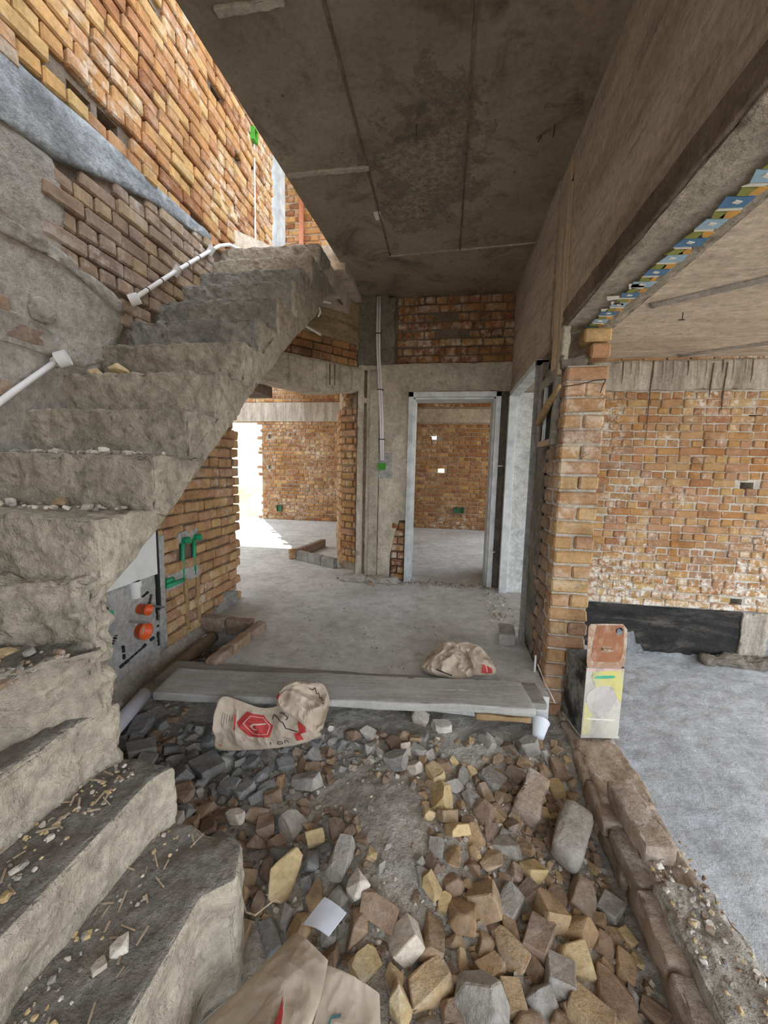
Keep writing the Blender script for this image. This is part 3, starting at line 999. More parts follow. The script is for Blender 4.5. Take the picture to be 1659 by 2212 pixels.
dr = empty('door_1', (0.06, YB, 0))
parts = []
for x0, x1 in ((-0.395, -0.345), (0.465, 0.515)):
    g = MB()
    s = 1 if x0 < 0 else -1
    a, b_ = (x0, x1) if s > 0 else (x1, x0)
    g.prism([(a, YB - 0.075), (b_, YB - 0.075), (b_, YB - 0.03), (b_ + s * 0.018, YB - 0.03), (b_ + s * 0.018, YB + 0.20), (a, YB + 0.20)], -0.01, 1.9745, 'z')
    parts.append(g.build('jamb', M['galv'], bevel=0.002))
g = MB()
g.prism([(YB - 0.075, 1.925), (YB - 0.075, 1.975), (YB + 0.2, 1.975), (YB + 0.2, 1.907), (YB - 0.03, 1.907), (YB - 0.03, 1.925)], -0.395, 0.515, 'x')
parts.append(g.build('head', M['galv'], bevel=0.002))
for p in ((-0.40, 1.29), (-0.36, 0.5), (0.53, 1.25), (0.5, 0.38)):
    g = MB()
    g.box(p[0] - 0.03, p[0] + 0.03, YB - 0.09, YB - 0.06, p[1] - 0.006, p[1] + 0.006)
    parts.append(g.build('fixing_lug', M['galv']))
reorigin(parts, dr)
struct(dr, 'galvanised steel door frame standing in the back wall', 'door frame')

dr = empty('door_2', (XR, 3.3, 0))
parts = []
g = MB()
g.box(XR - 0.045, XR + 0.03, 3.845, 3.90, -0.01, 1.94)
parts.append(g.build('jamb', M['galv'], bevel=0.003))
g = MB()
g.box(XR - 0.045, XR + 0.05, 2.77, 2.80, -0.10, 1.94)
parts.append(g.build('jamb', M['mortar_grey'], bevel=0.003))
g = MB()
g.box(XR - 0.045, XR + 0.05, 2.77, 3.90, 1.90, 1.945)
parts.append(g.build('head', M['galv'], bevel=0.003))
reorigin(parts, dr)
struct(dr, 'pale steel door frame in the side wall beside the pillar', 'door frame')

# --- diagonal wall over the passage at left (from end of stair wall to the column)
DA, DB = Vector((XL, 3.07)), Vector((-0.90, 4.06))
dyaw = math.atan2(DB.y - DA.y, DB.x - DA.x)
dlen = (DB - DA).length
dn = Vector((math.sin(dyaw), -math.cos(dyaw)))


def dpt(u, z, off):
    p = DA + (DB - DA).normalized() * u + dn * off
    return (p.x, p.y, z)


def dbox(u0, u1, z0, z1, o0, o1):
    g = MB()
    g.hexa([dpt(u0, z0, o1), dpt(u1, z0, o1), dpt(u1, z0, o0), dpt(u0, z0, o0), dpt(u0, z1, o1), dpt(u1, z1, o1), dpt(u1, z1, o0), dpt(u0, z1, o0)])
    return g


wd_ = struct(dbox(-0.1, dlen, 2.20, 2.80, -0.2, -0.005).build('wall_diagonal', M['mortar_dark']), 'angled wall strip above the passage beside the stair', 'wall')
g = MB()
uu = [-0.1, 0.25, 0.5, 0.75, 0.9, 1.05, 1.2, dlen]
zz = [1.96, 1.955, 1.94, 1.925, 1.925, 1.95, 1.985, 2.0]
for i in range(len(uu) - 1):
    a, b_, za, zb = uu[i], uu[i + 1], zz[i], zz[i + 1]
    g.hexa([dpt(a, za, 0.03), dpt(b_, zb, 0.03), dpt(b_, zb, -0.2), dpt(a, za, -0.2), dpt(a, 2.22, 0.03), dpt(b_, 2.22, 0.03), dpt(b_, 2.22, -0.2), dpt(a, 2.22, -0.2)])
rough_obj('lintel_beam', g, M['lintel'], wd_, 0.05, 0.008, 8, 2, 0)
for u in (0.93, 0.985):
    dbox(u, u + 0.012, 2.0, 2.2, 0.02, 0.036).build('board_mark', M['mortar_dark'], wd_)
dbox(-0.1, dlen - 0.02, 2.40, 2.84, -0.1, 0.012).build('stained_beam', M['woodgrain'], wd_)
lay(wd_, (DA.x, DA.y), dyaw, dlen - 0.08, 2.225, 3, 0.076, M['brick_rust'], seed=5, prot=0.025, bond='mixed')

# --- brick pier behind the column
A_, B_, C_, D_ = (-0.83, 4.16), (-1.19, 4.37), (-1.40, 4.90), (-0.95, 5.0)
g = MB()
g.prism([(-0.83, 4.22), (-1.17, 4.40), (-1.37, 4.90), (-0.83, 5.0)], -0.05, CEIL, 'z')
pier = struct(g.build('pier', M['mortar']), 'tan brick pier with broken edge beside the passage', 'pillar')


def face(parent, P0, P1, z0, n, mat, seed, **kw):
    d = Vector(P1) - Vector(P0)
    return lay(parent, P0, math.atan2(d.y, d.x), d.length, z0, n, 0.081, mat, seed=seed, **kw)


face(pier, (-1.185, 4.385), (-0.84, 4.205), 0.09, 22, M['brick_tan'], 31, prot=0.016, wob=0.9, cap=80)
face(pier, (-1.385, 4.90), (-1.185, 4.385), 0.02, 23, M['brick_pillar'], 32, prot=0.016, wob=0.9, cap=80)
rn = random.Random(77)
for k in range(9):
    me = brick_meshes(0.10, 0.068, 0.08, M['brick_tan'], jit=0.2)[rn.randrange(4)]
    o = link('brick', me, pier)
    t = rn.random()
    o.matrix_basis = Matrix.Translation((-1.16 + 0.30 * t, 4.36 - 0.15 * t + rn.uniform(-0.03, 0.05), 1.90 + rn.uniform(0, 0.2))) @ Matrix.Rotation(rn.uniform(0, 3), 4, 'Z') @ Matrix.Rotation(rn.uniform(-0.5, 0.5), 4, 'X')

# --- far room at left, with the bright doorway
YF = 8.2
g = cells([-7.2, -0.9], [-0.1, 5.0], [(-5.15, -4.08, -0.2, 2.17), (-3.93, -3.83, 1.81, 1.90), (-3.93, -3.83, 1.14, 1.23)], lambda u, z, s: (u, YF + (0.22 if s else 0), z))  # unseen upper part raised to block sun through the open roof
wf = struct(g.build('wall_far', M['mortar']), 'far brick wall with a sunlit doorway, seen past the stair', 'wall')


def skipF(u, z):
    x = -7.2 + u
    return (-5.2 < x < -4.10 and z < 2.19) or 2.18 < z < 2.58 or (abs(x + 3.88) < 0.10 and (abs(z - 1.855) < 0.05 or abs(z - 1.185) < 0.05))


lay(wf, (-7.2, YF), 0.0, 6.2, 0.0, 36, 0.081, M['brick_far'], skip=skipF, seed=15, prot=0.014, cap=300)
g = MB()
g.box(-7.2, -1.0, YF - 0.03, YF + 0.02, 2.18, 2.585)
g.build('ring_beam', M['lintel_stained'], wf)
g = cells([3.0, 8.2], [-0.1, 5.0], [(3.4, 8.0, 0.3, 2.6)], lambda u, z, s: (-7.2 - (0.2 if s else 0), u, z))  # unseen opening added to let light in, height raised to block sun
struct(g.build('wall_far_left', M['mortar']), 'unseen outer wall of the far room, wide opening added for light', 'wall')
g = MB()
g.box(-7.2, -2.03, 2.8, 3.0, -0.1, 2.95)
struct(g.build('wall_far_near', M['mortar']), 'near side wall of the far room', 'wall')
g = MB()
g.box(-0.95, -0.80, 4.95, 8.3, -0.1, 2.95)
struct(g.build('wall_between', M['mortar']), 'partition between the two rear rooms', 'wall')
g = MB()
g.prism([(-3.4, 2.8), (-2.03, 2.8), (-0.9, 4.2), (-0.9, 8.45), (-3.4, 8.45)], 2.93, 3.1, 'z')  # roof stops short on the unseen left side to add light
struct(g.build('ceiling_far', M['ceiling_right']), 'concrete ceiling of the far room, left part kept open to add light', 'ceiling')

# --- back room seen through the first doorway
YK = 7.9
g = cells([-0.8, 1.75], [-0.1, 2.95], [(-0.31, -0.20, 1.80, 1.90), (-0.15, -0.02, 1.14, 1.23)], lambda u, z, s: (u, YK + (0.22 if s else 0), z))
wk = struct(g.build('wall_back_room', M['mortar']), 'brick wall of the room seen through the steel framed doorway', 'wall')
lay(wk, (-0.8, YK), 0.0, 2.5, 0.0, 36, 0.081, M['brick_far'], skip=lambda u, z: 2.13 < z < 2.40 or (abs(u - 0.8 + 0.255) < 0.09 and abs(z - 1.85) < 0.05) or (abs(u - 0.8 + 0.085) < 0.10 and abs(z - 1.185) < 0.05), seed=17, prot=0.014, cap=300)
g = MB()
g.box(-0.8, 1.75, YK - 0.03, YK + 0.02, 2.135, 2.395)
g.build('ring_beam', M['lintel'], wk)
g = cells([4.86, 8.1], [-0.1, 2.95], [(5.0, 7.7, 0.3, 2.5)], lambda u, z, s: (1.55 + (0.2 if s else 0), u, z))  # unseen window opening enlarged to let in more light
struct(g.build('wall_back_room_right', M['mortar']), 'wall of the room behind the doorway, unseen window enlarged for light', 'wall')
g = MB()
g.prism([(-0.9, 4.26), (0.86, 4.26), (0.86, 4.86), (1.75, 4.86), (1.75, 8.1), (-0.9, 8.1)], 2.93, 3.1, 'z')
struct(g.build('ceiling_back_room', M['ceiling_right']), 'concrete ceiling of the room behind the doorway', 'ceiling')

# --- left wall: upper part above the landing level, lower part behind and under the stair
HOLES = [(1.57, 3.09), (1.79, 2.92), (1.95, 2.94), (2.08, 3.24), (2.28, 3.82), (2.34, 3.25), (2.55, 3.31), (2.95, 3.92), (3.23, 3.72), (3.46, 3.73), (3.58, 3.63)]
g = cells([-1.4, 3.86], [1.9, 5.4], [(a - 0.062, a + 0.062, b_ - 0.038, b_ + 0.038) for a, b_ in HOLES], lambda u, z, s: (XL - (0.14 if s else 0), u, z))
g.box(XL - 0.24, XL - 0.141, -1.4, 3.86, 1.9, 5.4)
wl = struct(g.build('wall_left', M['mortar_dark']), 'tall orange brick wall above the stair', 'wall')
band = [(-1.4, 2.78), (1.45, 2.80), (1.86, 2.825), (2.3, 2.85), (2.82, 2.88), (2.80, 2.83), (2.5, 2.78), (2.2, 2.73), (1.95, 2.66), (1.63, 2.55), (1.46, 2.53), (-1.4, 2.45)]
plas = [(-1.4, 1.0), (-1.4, 2.50), (1.46, 2.55), (1.62, 2.54), (1.66, 2.38), (1.64, 2.25), (1.62, 2.15), (1.70, 2.11), (1.94, 2.08), (1.97, 1.98), (1.90, 1.80), (1.72, 1.55), (1.5, 1.2), (1.2, 0.9)]
gaps = [[(1.30, 2.30), (1.45, 2.22), (1.46, 2.13), (1.30, 2.10)], [(1.25, 1.93), (1.45, 1.90), (1.44, 1.80), (1.42, 1.66), (1.36, 1.42), (1.25, 1.40)]]
holes = [(1.57, 3.09), (1.79, 2.92), (1.95, 2.94), (2.08, 3.24), (2.28, 3.82), (2.34, 3.25), (2.55, 3.31), (2.95, 3.92), (3.23, 3.72), (3.46, 3.73), (3.58, 3.63)]
U0 = 0.9


def skipL(u, z):
    y = U0 + u
    if inpoly(y, z, band):
        return True
    if inpoly(y, z, plas) and not any(inpoly(y, z, gp) for gp in gaps):
        return True
    if any(abs(y - a) < 0.065 and abs(z - b) < 0.04 for a, b in holes):
        return True
    # hidden behind the stair
    return z < 0.1 + 0.88 * (y - 0.958) + 0.85 and z < 2.85


lay(wl, (XL, U0), math.pi / 2, 2.95, 1.93, 38, 0.0815, M['brick_orange'], H=0.073, skip=lambda u, z: skipL(u, z) or z < 2.83, seed=41, prot=0.030, cap=300, wob=1.6)
wl2 = struct(MB().box(XL - 0.21, XL - 0.001, -1.4, 3.07, -0.5, 1.9).build('wall_stair', M['mortar_dark']), 'brick and plaster wall behind and beneath the stair', 'wall')
lay(wl2, (XL, U0), math.pi / 2, 1.95, 1.37, 18, 0.082, M['brick_dusty'], H=0.073, skip=lambda u, z: skipL(u, z) or z > 2.83, seed=42, prot=0.028, cap=140, wob=1.6)


def plate(name, poly, x0, x1, mat, parent, res=0.04, amp=0.008, freq=8, seed=1):
    g = MB()
    g.prism(poly, x0, x1, 'x')
    return rough_obj(name, g, mat, parent, res, amp, freq, seed, 0)


plate('cement_band', [(max(a, 0.3), b) for a, b in band], XL - 0.02, XL + 0.028, M['plaster_pale'], wl, seed=3)
pl2 = [(max(a, 0.3), b) for a, b in plas]
plate('plaster_coat', pl2, XL - 0.02, XL + 0.022, M['plaster'], wl2, seed=4)
plate('plaster_ledge', [(0.3, 2.14), (1.6, 2.16), (1.95, 2.07), (1.96, 2.0), (1.62, 2.10), (0.3, 2.08)], XL - 0.01, XL + 0.032, M['plaster'], wl2, 0.03, 0.01, 10, 6)
plate('plaster_ledge', [(0.3, 1.80), (1.45, 1.80), (1.75, 1.72), (1.85, 1.74), (1.7, 1.66), (0.3, 1.72)], XL - 0.01, XL + 0.030, M['plaster'], wl2, 0.03, 0.012, 10, 8)
g = MB()
g.box(XL, XL + 0.07, 1.46, 1.55, 1.80, 1.90)
rough_obj('plaster_lump', g, M['plaster'], wl2, 0.02, 0.02, 14, 4, 0.03)
# cement render edge and column of concrete at the far end of the upper wall
g = MB()
g.box(XL - 0.22, XL + 0.012, 3.72, 3.80, 2.87, 5.2)
rough_obj('cement_edge', g, M['plaster'], wl, 0.06, 0.01, 8, 3, 0.004)

# lower wall finishes (beneath the flight)
YP = 2.14
lay(wl2, (XL, YP), math.pi / 2, 3.07 - YP, -0.02, 24, 0.080, M['brick_pillar'], seed=44, prot=0.020, cap=200, wob=1.8,
    skip=lambda u, z: (0.20 < u < 0.40 and 0.40 < z < 0.70 and not 0.27 < u < 0.33) or (u < 0.30 and 0.38 < z < 0.47) or z > 1.9)
# end face of the wall towards the passage
lay(wl2, (XL - 0.21, 3.07 - 0.0), 0.0, 0.2, -0.02, 24, 0.080, M['brick_pillar'], seed=45, prot=-0.05, cap=0)
plate('cement_render', [(1.30, -0.4), (YP - 0.02, -0.4), (YP - 0.015, 0.75), (1.30, 0.75)], XL - 0.02, XL + 0.030, M['plaster_wall'], wl2, 0.03, 0.008, 9, 5)
plate('cement_render', [(YP - 0.02, -0.3), (3.07, -0.3), (3.07, 0.10), (2.9, 0.14), (2.75, 0.05), (2.5, 0.0), (2.3, -0.04), (YP - 0.02, 0.0)], XL - 0.02, XL + 0.028, M['mortar_grey'], wl2, 0.03, 0.010, 9, 6)
plate('cement_strip', [(2.115, 0.0), (2.17, 0.0), (2.18, 0.75), (2.12, 0.75)], XL - 0.02, XL + 0.038, M['plaster_wall'], wl2, 0.03, 0.005, 9, 7)
plate('cement_patch', [(2.32, 0.66), (2.52, 0.67), (2.55, 0.74), (2.34, 0.73)], XL - 0.02, XL + 0.026, M['plaster_wall'], wl2, 0.02, 0.006, 12, 8)
plate('cement_patch', [(2.20, 0.36), (2.56, 0.38), (2.55, 0.47), (2.34, 0.48), (2.22, 0.47)], XL - 0.02, XL + 0.024, M['plaster_wall'], wl2, 0.02, 0.006, 12, 9)
for y in (2.385, 2.515):
    plate('rust_stain_groove', [(y, 0.02), (y + 0.035, 0.02), (y + 0.025, 0.40), (y - 0.005, 0.40)], XL - 0.02, XL + 0.026, M['wood_brown'], wl2, 0.03, 0.003, 12, 3)
for (y0, z0, y1, z1) in ((1.80, 0.055, 2.10, 0.125), (1.83, 0.08, 1.83, 0.17), (2.095, 0.02, 2.095, 0.14), (2.095, 0.17, 2.095, 0.30), (2.03, 0.31, 2.055, 0.41), (1.76, 0.21, 1.79, 0.25), (1.98, 0.40, 2.03, 0.42)):
    g = MB()
    n_ = 9
    rn = random.Random(int(y0 * 1000 + z0 * 77))
    for k in range(n_):
        if rn.random() < 0.25:
            continue
        t0, t1 = k / n_, (k + 0.8) / n_
        ya, yb, za, zb = y0 + (y1 - y0) * t0, y0 + (y1 - y0) * t1, z0 + (z1 - z0) * t0, z0 + (z1 - z0) * t1
        w_ = rn.uniform(0.003, 0.008)
        dl = math.hypot(yb - ya, zb - za) or 1
        ny_, nz_ = -(zb - za) / dl * w_, (yb - ya) / dl * w_
        g.prism([(ya - ny_, za - nz_), (yb - ny_, zb - nz_), (yb + ny_, zb + nz_), (ya + ny_, za + nz_)], XL + 0.025, XL + 0.041, 'x')
    g.build('black_marking', M['ink'], wl2)
# debris fallen along the foot of the wall
g = MB()
g.prism([(XL, -0.25), (XL + 0.20, -0.25), (XL + 0.10, -0.12), (XL + 0.03, -0.02), (XL, 0.0)], 1.35, 2.56, 'y')
rough_obj('fallen_debris', g, M['dust'], wl2, 0.025, 0.030, 11, 4, 0.0)

# --- upper storey beyond the landing
g = MB()
g.box(-3.4, 0.6, 5.2, 5.4, 2.8, 5.5)
wu = struct(g.build('wall_upper', M['mortar']), 'brick wall of the upper storey glimpsed above the stair head', 'wall')
lay(wu, (-2.8, 5.2), 0.0, 2.2, 3.9, 20, 0.081, M['brick_orange'], seed=51, prot=0.014, cap=60)
g = MB()
g.box(-3.4, -0.9, 3.9, 5.4, 5.0, 5.15)
struct(g.build('ceiling_upper', M['ceiling_right']), 'concrete roof slab over the upper storey beyond the stair head', 'ceiling')
g = MB()
g.box(-2.03, -1.80, 4.16, 4.22, 2.8, 5.4)
g.box(-1.84, -1.80, 4.10, 4.16, 2.8, 5.4)
struct(g.build('door_3', M['galv']), 'grey steel door post at the head of the stair', 'door frame')
g = MB()
g.box(-3.4, -0.93, 4.26, 5.3, 2.94, 3.06)
struct(g.build('floor_upper', M['ceiling_right']), 'upper storey slab beyond the stair head', 'floor')

# ================================================================== STAIRCASE
ST = [(0.965, 1.037), (1.19, 1.227), (1.407, 1.416), (1.593, 1.606), (1.813, 1.799), (2.004, 1.983), (2.231, 2.18), (2.46, 2.375), (2.65, 2.545), (2.815, 2.71), (2.955, 2.865)]
stair = empty('staircase', (-1.4, 1.9, -0.3))
sp = []
for i, (y, z) in enumerate(ST):
    zl = ST[i - 1][1] if i else 0.85
    yn = ST[i + 1][0] if i + 1 < len(ST) else 3.2
    g = MB()
    g.prism([(y, z), (y + 0.006, zl - 0.012), (y + 0.05, zl - 0.02), (yn + 0.03, z - 0.05), (yn + 0.03, z)], XL - 0.01, XS + 0.012 * math.sin(i * 2.1), 'x')
    o = rough_obj('step', g, [M['stair'], M['stair_grey']], None, 0.016, 0.010, 19, i + 1, 0.010, 0.022)
    if 5 <= i <= 8:      # risers patched with grey cement
        for f in o.data.polygons:
            if f.normal.y < -0.45 and f.center.x < XS - 0.012:
                f.material_index = 1
    sp.append(o)
g = MB()
g.prism([(0.96, 0.80), (0.95, 0.775), (1.2, 0.955), (1.485, 1.20), (1.95, 1.60), (2.36, 1.93), (2.88, 2.30), (3.25, 2.66), (3.5, 2.72), (3.5, 2.85), (2.98, 2.68), (1.96, 1.72), (0.99, 0.84)], XL - 0.01, XS - 0.004, 'x')
sp.append(rough_obj('waist_slab', g, M['stair'], None, 0.03, 0.008, 8, 30, 0.006))
g = MB()
g.box(XL - 0.01, XS, 3.1, 4.0, 2.715, 2.862).box(XL - 0.01, -0.90, 3.36, 4.25, 2.865, 3.06)
sp.append(rough_obj('landing', g, M['ceiling_right'], None, 0.06, 0.006, 6, 31, 0.004))
# lower winders and the three wide bottom steps
PV = (-0.992, 0.962)
W11 = [(-1.0, 0.945), (XL, 0.80), (XL, 1.02), (-1.0, 1.0)]
W12 = [(-0.985, 0.93), (-1.66, 0.0), (-1.70, -0.3), (XL, -0.3), (XL, 1.0), (-0.985, 0.985)]
W13 = [(-1.005, -0.4), (-1.005, 0.86), (-0.972, 0.99), (-1.35, 0.99), (XL, 0.6), (XL, -0.4)]
W14 = [(-0.825, -0.4), (-0.825, 0.93), (-0.79, 0.99), (-1.3, 1.0), (-1.3, -0.4)]
W15 = [(-0.585, -0.4), (-0.585, 0.80), (-0.515, 0.86), (-0.56, 0.965), (-0.62, 0.985), (-1.1, 0.99), (-1.1, -0.4)]
for i, (poly, z0, z1, m, amp) in enumerate(((W11, 0.60, 0.852, 'stair', 0.030), (W12, 0.10, 0.655, 'stair', 0.022), (W13, 0.0, 0.462, 'stair_low', 0.016), (W14, -0.2, 0.272, 'stair_low', 0.012), (W15, -0.45, 0.082, 'stair_low', 0.010))):
    g = MB()
    g.prism(poly, z0, z1, 'z')
    o = rough_obj('step', g, [M[m], M['tread_dust']], None, 0.016, amp * 0.8, 16 if i < 2 else 13, 40 + i, 0.016, 0.03)
    if i >= 1:
        for f in o.data.polygons:
            if f.normal.z > 0.75:
                f.material_index = 1
    sp.append(o)
reorigin(sp, stair)
tag(stair, 'rough cast concrete staircase with winder steps rising along the left wall', 'staircase')

# ================================================================== RUBBLE BED


def sstep(a, b, x):
    t = max(0.0, min(1.0, (x - a) / (b - a)))
    return t * t * (3 - 2 * t)


def gh(x, y):
    z = -0.285
    z += 0.085 * math.exp(-((x + 0.13) ** 2 / 0.10 + (y - 1.45) ** 2 / 0.16))
    z += 0.07 * sstep(1.55, 1.95, y)
    z -= 0.05 * sstep(0.35, 0.65, x) * (1 - sstep(1.7, 2.0, y))
    z += 0.05 * sstep(-0.9, -1.4, x)
    z += 0.02 * noise.noise(Vector((x * 3, y * 3, 1.7))) + 0.008 * noise.fractal(Vector((x * 14, y * 14, 4)), 0.8, 2, 3)
    return z


def rubble_ground():
    b = bmesh.new()
    nx, ny = 190, 230
    vs = {}
    for i in range(nx + 1):
        for j in range(ny + 1):
            x = XL - 0.02 + 2.62 * i / nx
            y = -0.6 + 3.18 * j / ny
            vs[i, j] = b.verts.new((x, y, gh(x, y)))
    for i in range(nx):
        for j in range(ny):
            b.faces.new((vs[i, j], vs[i + 1, j], vs[i + 1, j + 1], vs[i, j + 1]))
    o = from_bm('rubble_ground', b, M['dust'], None, True)
    struct(o, 'grey brown dusty earth under the rubble', 'ground')


rubble_ground()


def rock_mesh(seed, blocky):
    rn = random.Random(seed)
    b = bmesh.new()
    if blocky:
        ax = Vector((rn.uniform(0.75, 1.0), rn.uniform(0.5, 0.85), rn.uniform(0.38, 0.68)))
        for sx in (-1, 1):
            for sy in (-1, 1):
                for sz in (-1, 1):
                    c = Vector((sx * rn.uniform(0.62, 1.0), sy * rn.uniform(0.62, 1.0), sz * rn.uniform(0.62, 1.0)))
                    if rn.random() < 0.42:          # corner knocked off
                        for k in range(3):
                            q = c.copy()
                            q[k] -= (1 if q[k] > 0 else -1) * rn.uniform(0.35, 1.1)
                            b.verts.new([q[m] * ax[m] for m in range(3)])
                    else:
                        b.verts.new([c[m] * ax[m] for m in range(3)])
    else:
        for _ in range(13):
            v = Vector((rn.gauss(0, 1), rn.gauss(0, 1), rn.gauss(0, 1))).normalized()
            b.verts.new((v.x * rn.uniform(0.75, 1.0), v.y * rn.uniform(0.55, 0.8), v.z * rn.uniform(0.45, 0.65)))
    r = bmesh.ops.convex_hull(b, input=b.verts)
    bmesh.ops.delete(b, geom=[e for e in r['geom_interior'] if isinstance(e, bmesh.types.BMVert)], context='VERTS')
    loose = [v for v in b.verts if not v.link_faces]
    if loose:
        bmesh.ops.delete(b, geom=loose, context='VERTS')
    bmesh.ops.dissolve_limit(b, angle_limit=0.25, verts=b.verts, edges=b.edges)
    bmesh.ops.bevel(b, geom=list(b.edges), offset=0.045, segments=1, affect='EDGES', clamp_overlap=True)
    bmesh.ops.recalc_face_normals(b, faces=b.faces)
    return b


ROCKS = {}
for nm, m in STONE.items():
    ROCKS[nm] = []
    for k in range(14):
        b = rock_mesh(k * 13 + 5, k % 3 != 0)
        me = bpy.data.meshes.new('rubble_stone')
        b.to_mesh(me)
        b.free()
        me.materials.append(m)
        ROCKS[nm].append(me)

HANDX = [  # x, y, radius, colour, lift, label
    (-0.337, 1.863, 0.052, 'pale', 0.02, 'pale cream brick fragment in front of the kraft sack and plank'),
    (-0.088, 2.02, 0.046, 'pale', 0.03, 'pale block shaped stone against the front edge of the plank'),
    (0.034, 1.98, 0.048, 'pale', 0.02, 'pinkish pale stone just right of the block by the plank'),
    (-0.179, 1.691, 0.066, 'grey', 0.02, 'large brown grey stone at the top of the dust mound'),
    (-0.581, 1.57, 0.068, 'grey', 0.03, 'angular grey stone below the printed kraft sack'),
    (-0.496, 1.133, 0.080, 'yellow', 0.05, 'big tan broken brick with a pale chipped end near the lowest step'),
    (-0.319, 1.204, 0.072, 'grey', 0.04, 'grey stone with a whitish edge left of the dust mound'),
    (-0.79, 1.316, 0.044, 'pale', 0.05, 'small whitish stone standing beside the second step'),
    (0.098, 1.385, 0.052, 'yellow', 0.04, 'yellow pointed brick chip in the middle of the rubble'),
    (0.084, 1.293, 0.056, 'ochre', 0.03, 'reddish tan cobble below the yellow pointed chip'),
    (0.225, 1.335, 0.056, 'ochre', 0.03, 'flat tan brick piece right of the reddish cobble'),
    (-0.24, 1.119, 0.040, 'pale', 0.05, 'cream flake lying above the white scrap'),
    (-0.154, 1.08, 0.062, 'brown', 0.03, 'brown blocky stone right of the white scrap'),
    (0.257, 1.072, 0.060, 'ochre', 0.03, 'tan cube shaped stone in the lower right rubble'),
    (0.154, 0.929, 0.074, 'grey', 0.04, 'long grey stone at the bottom of the rubble'),
    (-0.064, 0.892, 0.052, 'yellow', 0.04, 'pale yellow pitted stone right of the foreground sack'),
    (-0.557, 1.876, 0.030, 'pale', 0.02, 'small cream chip at the right end of the printed sack'),
    (-0.094, 1.687, 0.045, 'pale', 0.01, 'upright pale sliver of stone beyond the mound'),
    (0.01, 1.665, 0.046, 'yellow', 0.02, 'knobbly yellow stone at the right of the mound'),
    (-0.267, 1.744, 0.040, 'pale', 0.01, 'small beige stone behind the mound'),
    (-0.445, 1.288, 0.042, 'yellow', 0.04, 'thin yellow brick sliver left of the mound'),
    (0.007, 1.177, 0.036, 'yellow', 0.03, 'small bright yellow chip in the lower middle'),
    (-0.22, 1.036, 0.060, 'brown', 0.02, 'mottled brown cobble beside the white scrap'),
    (-0.60, 0.96, 0.055, 'ochre', 0.02, 'rounded ochre stone beside the lowest step'),
]
placed = []
stones = []
for (x, y, r, c, lift, lab) in HANDX:
    placed.append((x, y, r))
    stones.append((x, y, r, c, lift, lab))
rs = random.Random(99)


def blocked(x, y, r):
    if x > 0.685 - r or x < XL + 0.06 + r:
        return True
    if y < 1.0 + r * 0.5 and x < -0.53:
        return True
    if y < 1.02 and x < -0.50:
        return True
    pf = 1.64 + 0.122 * (x + 1.38)
    if y > pf + 0.10:
        return True
    if 0.30 < x < 0.66 and 1.34 < y < 1.74 and r > 0.03:
        return True
    if y < 0.97 and -0.50 < x < -0.10:
        return True
    if -1.1 < x < -0.55 and y > 1.60 + 0.3 * (x + 1.1) and r > 0.035:
        return True
    return False


def sandy(x, y):
    a = 1.3 * math.exp(-((x + 0.17) ** 2 / 0.045 + (y - 1.42) ** 2 / 0.07))
    a = max(a, 1.1 * math.exp(-((x + 0.40) ** 2 / 0.035 + (y - 1.58) ** 2 / 0.05)))
    a = max(a, 1.1 * math.exp(-((x - 0.15) ** 2 / 0.05 + (y - 1.84) ** 2 / 0.014)))
    a = max(a, 1.0 * math.exp(-((x + 0.10) ** 2 / 0.014 + (y - 1.18) ** 2 / 0.02)))
    a = max(a, 0.8 * math.exp(-((x + 0.62) ** 2 / 0.02 + (y - 1.45) ** 2 / 0.02)))
    return min(1.0, a * (1 + 0.5 * noise.noise(Vector((x * 9, y * 9, 7)))))


def colour(x, y):
    q = rs.random()
    if x < -0.72 and y > 1.42:
        return 'dark' if q < 0.78 else 'grey' if q < 0.92 else 'brown'
    if x < -0.35:
        return 'brown' if q < 0.48 else 'grey' if q < 0.75 else 'ochre' if q < 0.9 else 'dark'
    if x > 0.05:
        return 'ochre' if q < 0.44 else 'brown' if q < 0.76 else 'grey' if q < 0.93 else 'yellow'
    return 'ochre' if q < 0.34 else 'brown' if q < 0.66 else 'grey' if q < 0.90 else 'pale' if q < 0.94 else 'yellow'


for (rmin, rmax, n, ov) in ((0.052, 0.070, 75, 0.74), (0.040, 0.052, 260, 0.70), (0.028, 0.040, 520, 0.68), (0.016, 0.028, 1300, 0.72)):
    tries = 0
    got = 0
    while got < n and tries < 14000:
        tries += 1
        x, y, r = rs.uniform(XL + 0.05, 0.69), rs.uniform(0.66, 2.0), rs.uniform(rmin, rmax)
        if blocked(x, y, r):
            continue
        if rs.random() < sandy(x, y) * (2.0 if r > 0.028 else 1.1):
            continue
        if x < -0.72 and y > 1.42 and r > 0.045 and rs.random() < 0.8:
            continue
        if any((x - a) ** 2 + (y - b_) ** 2 < (ov * (r + c)) ** 2 for a, b_, c in placed):
            continue
        placed.append((x, y, r))
        stones.append((x, y, r, colour(x, y), None, None))
        got += 1


def stone_size(s):
    p = (s[0], s[1], gh(s[0], s[1]))
    if not visible(p, 10):
        return -1
    return s[2] / (Vector(p) - Vector((0, 0, CAMH))).length + (10 if s[5] else 0)


stones.sort(key=stone_size, reverse=True)
LAB = {'ochre': 'tan broken brick chunk', 'brown': 'brown broken brick chunk', 'grey': 'grey mortar crusted stone', 'dark': 'dark grey stone', 'pale': 'pale stone', 'yellow': 'yellow brick fragment'}


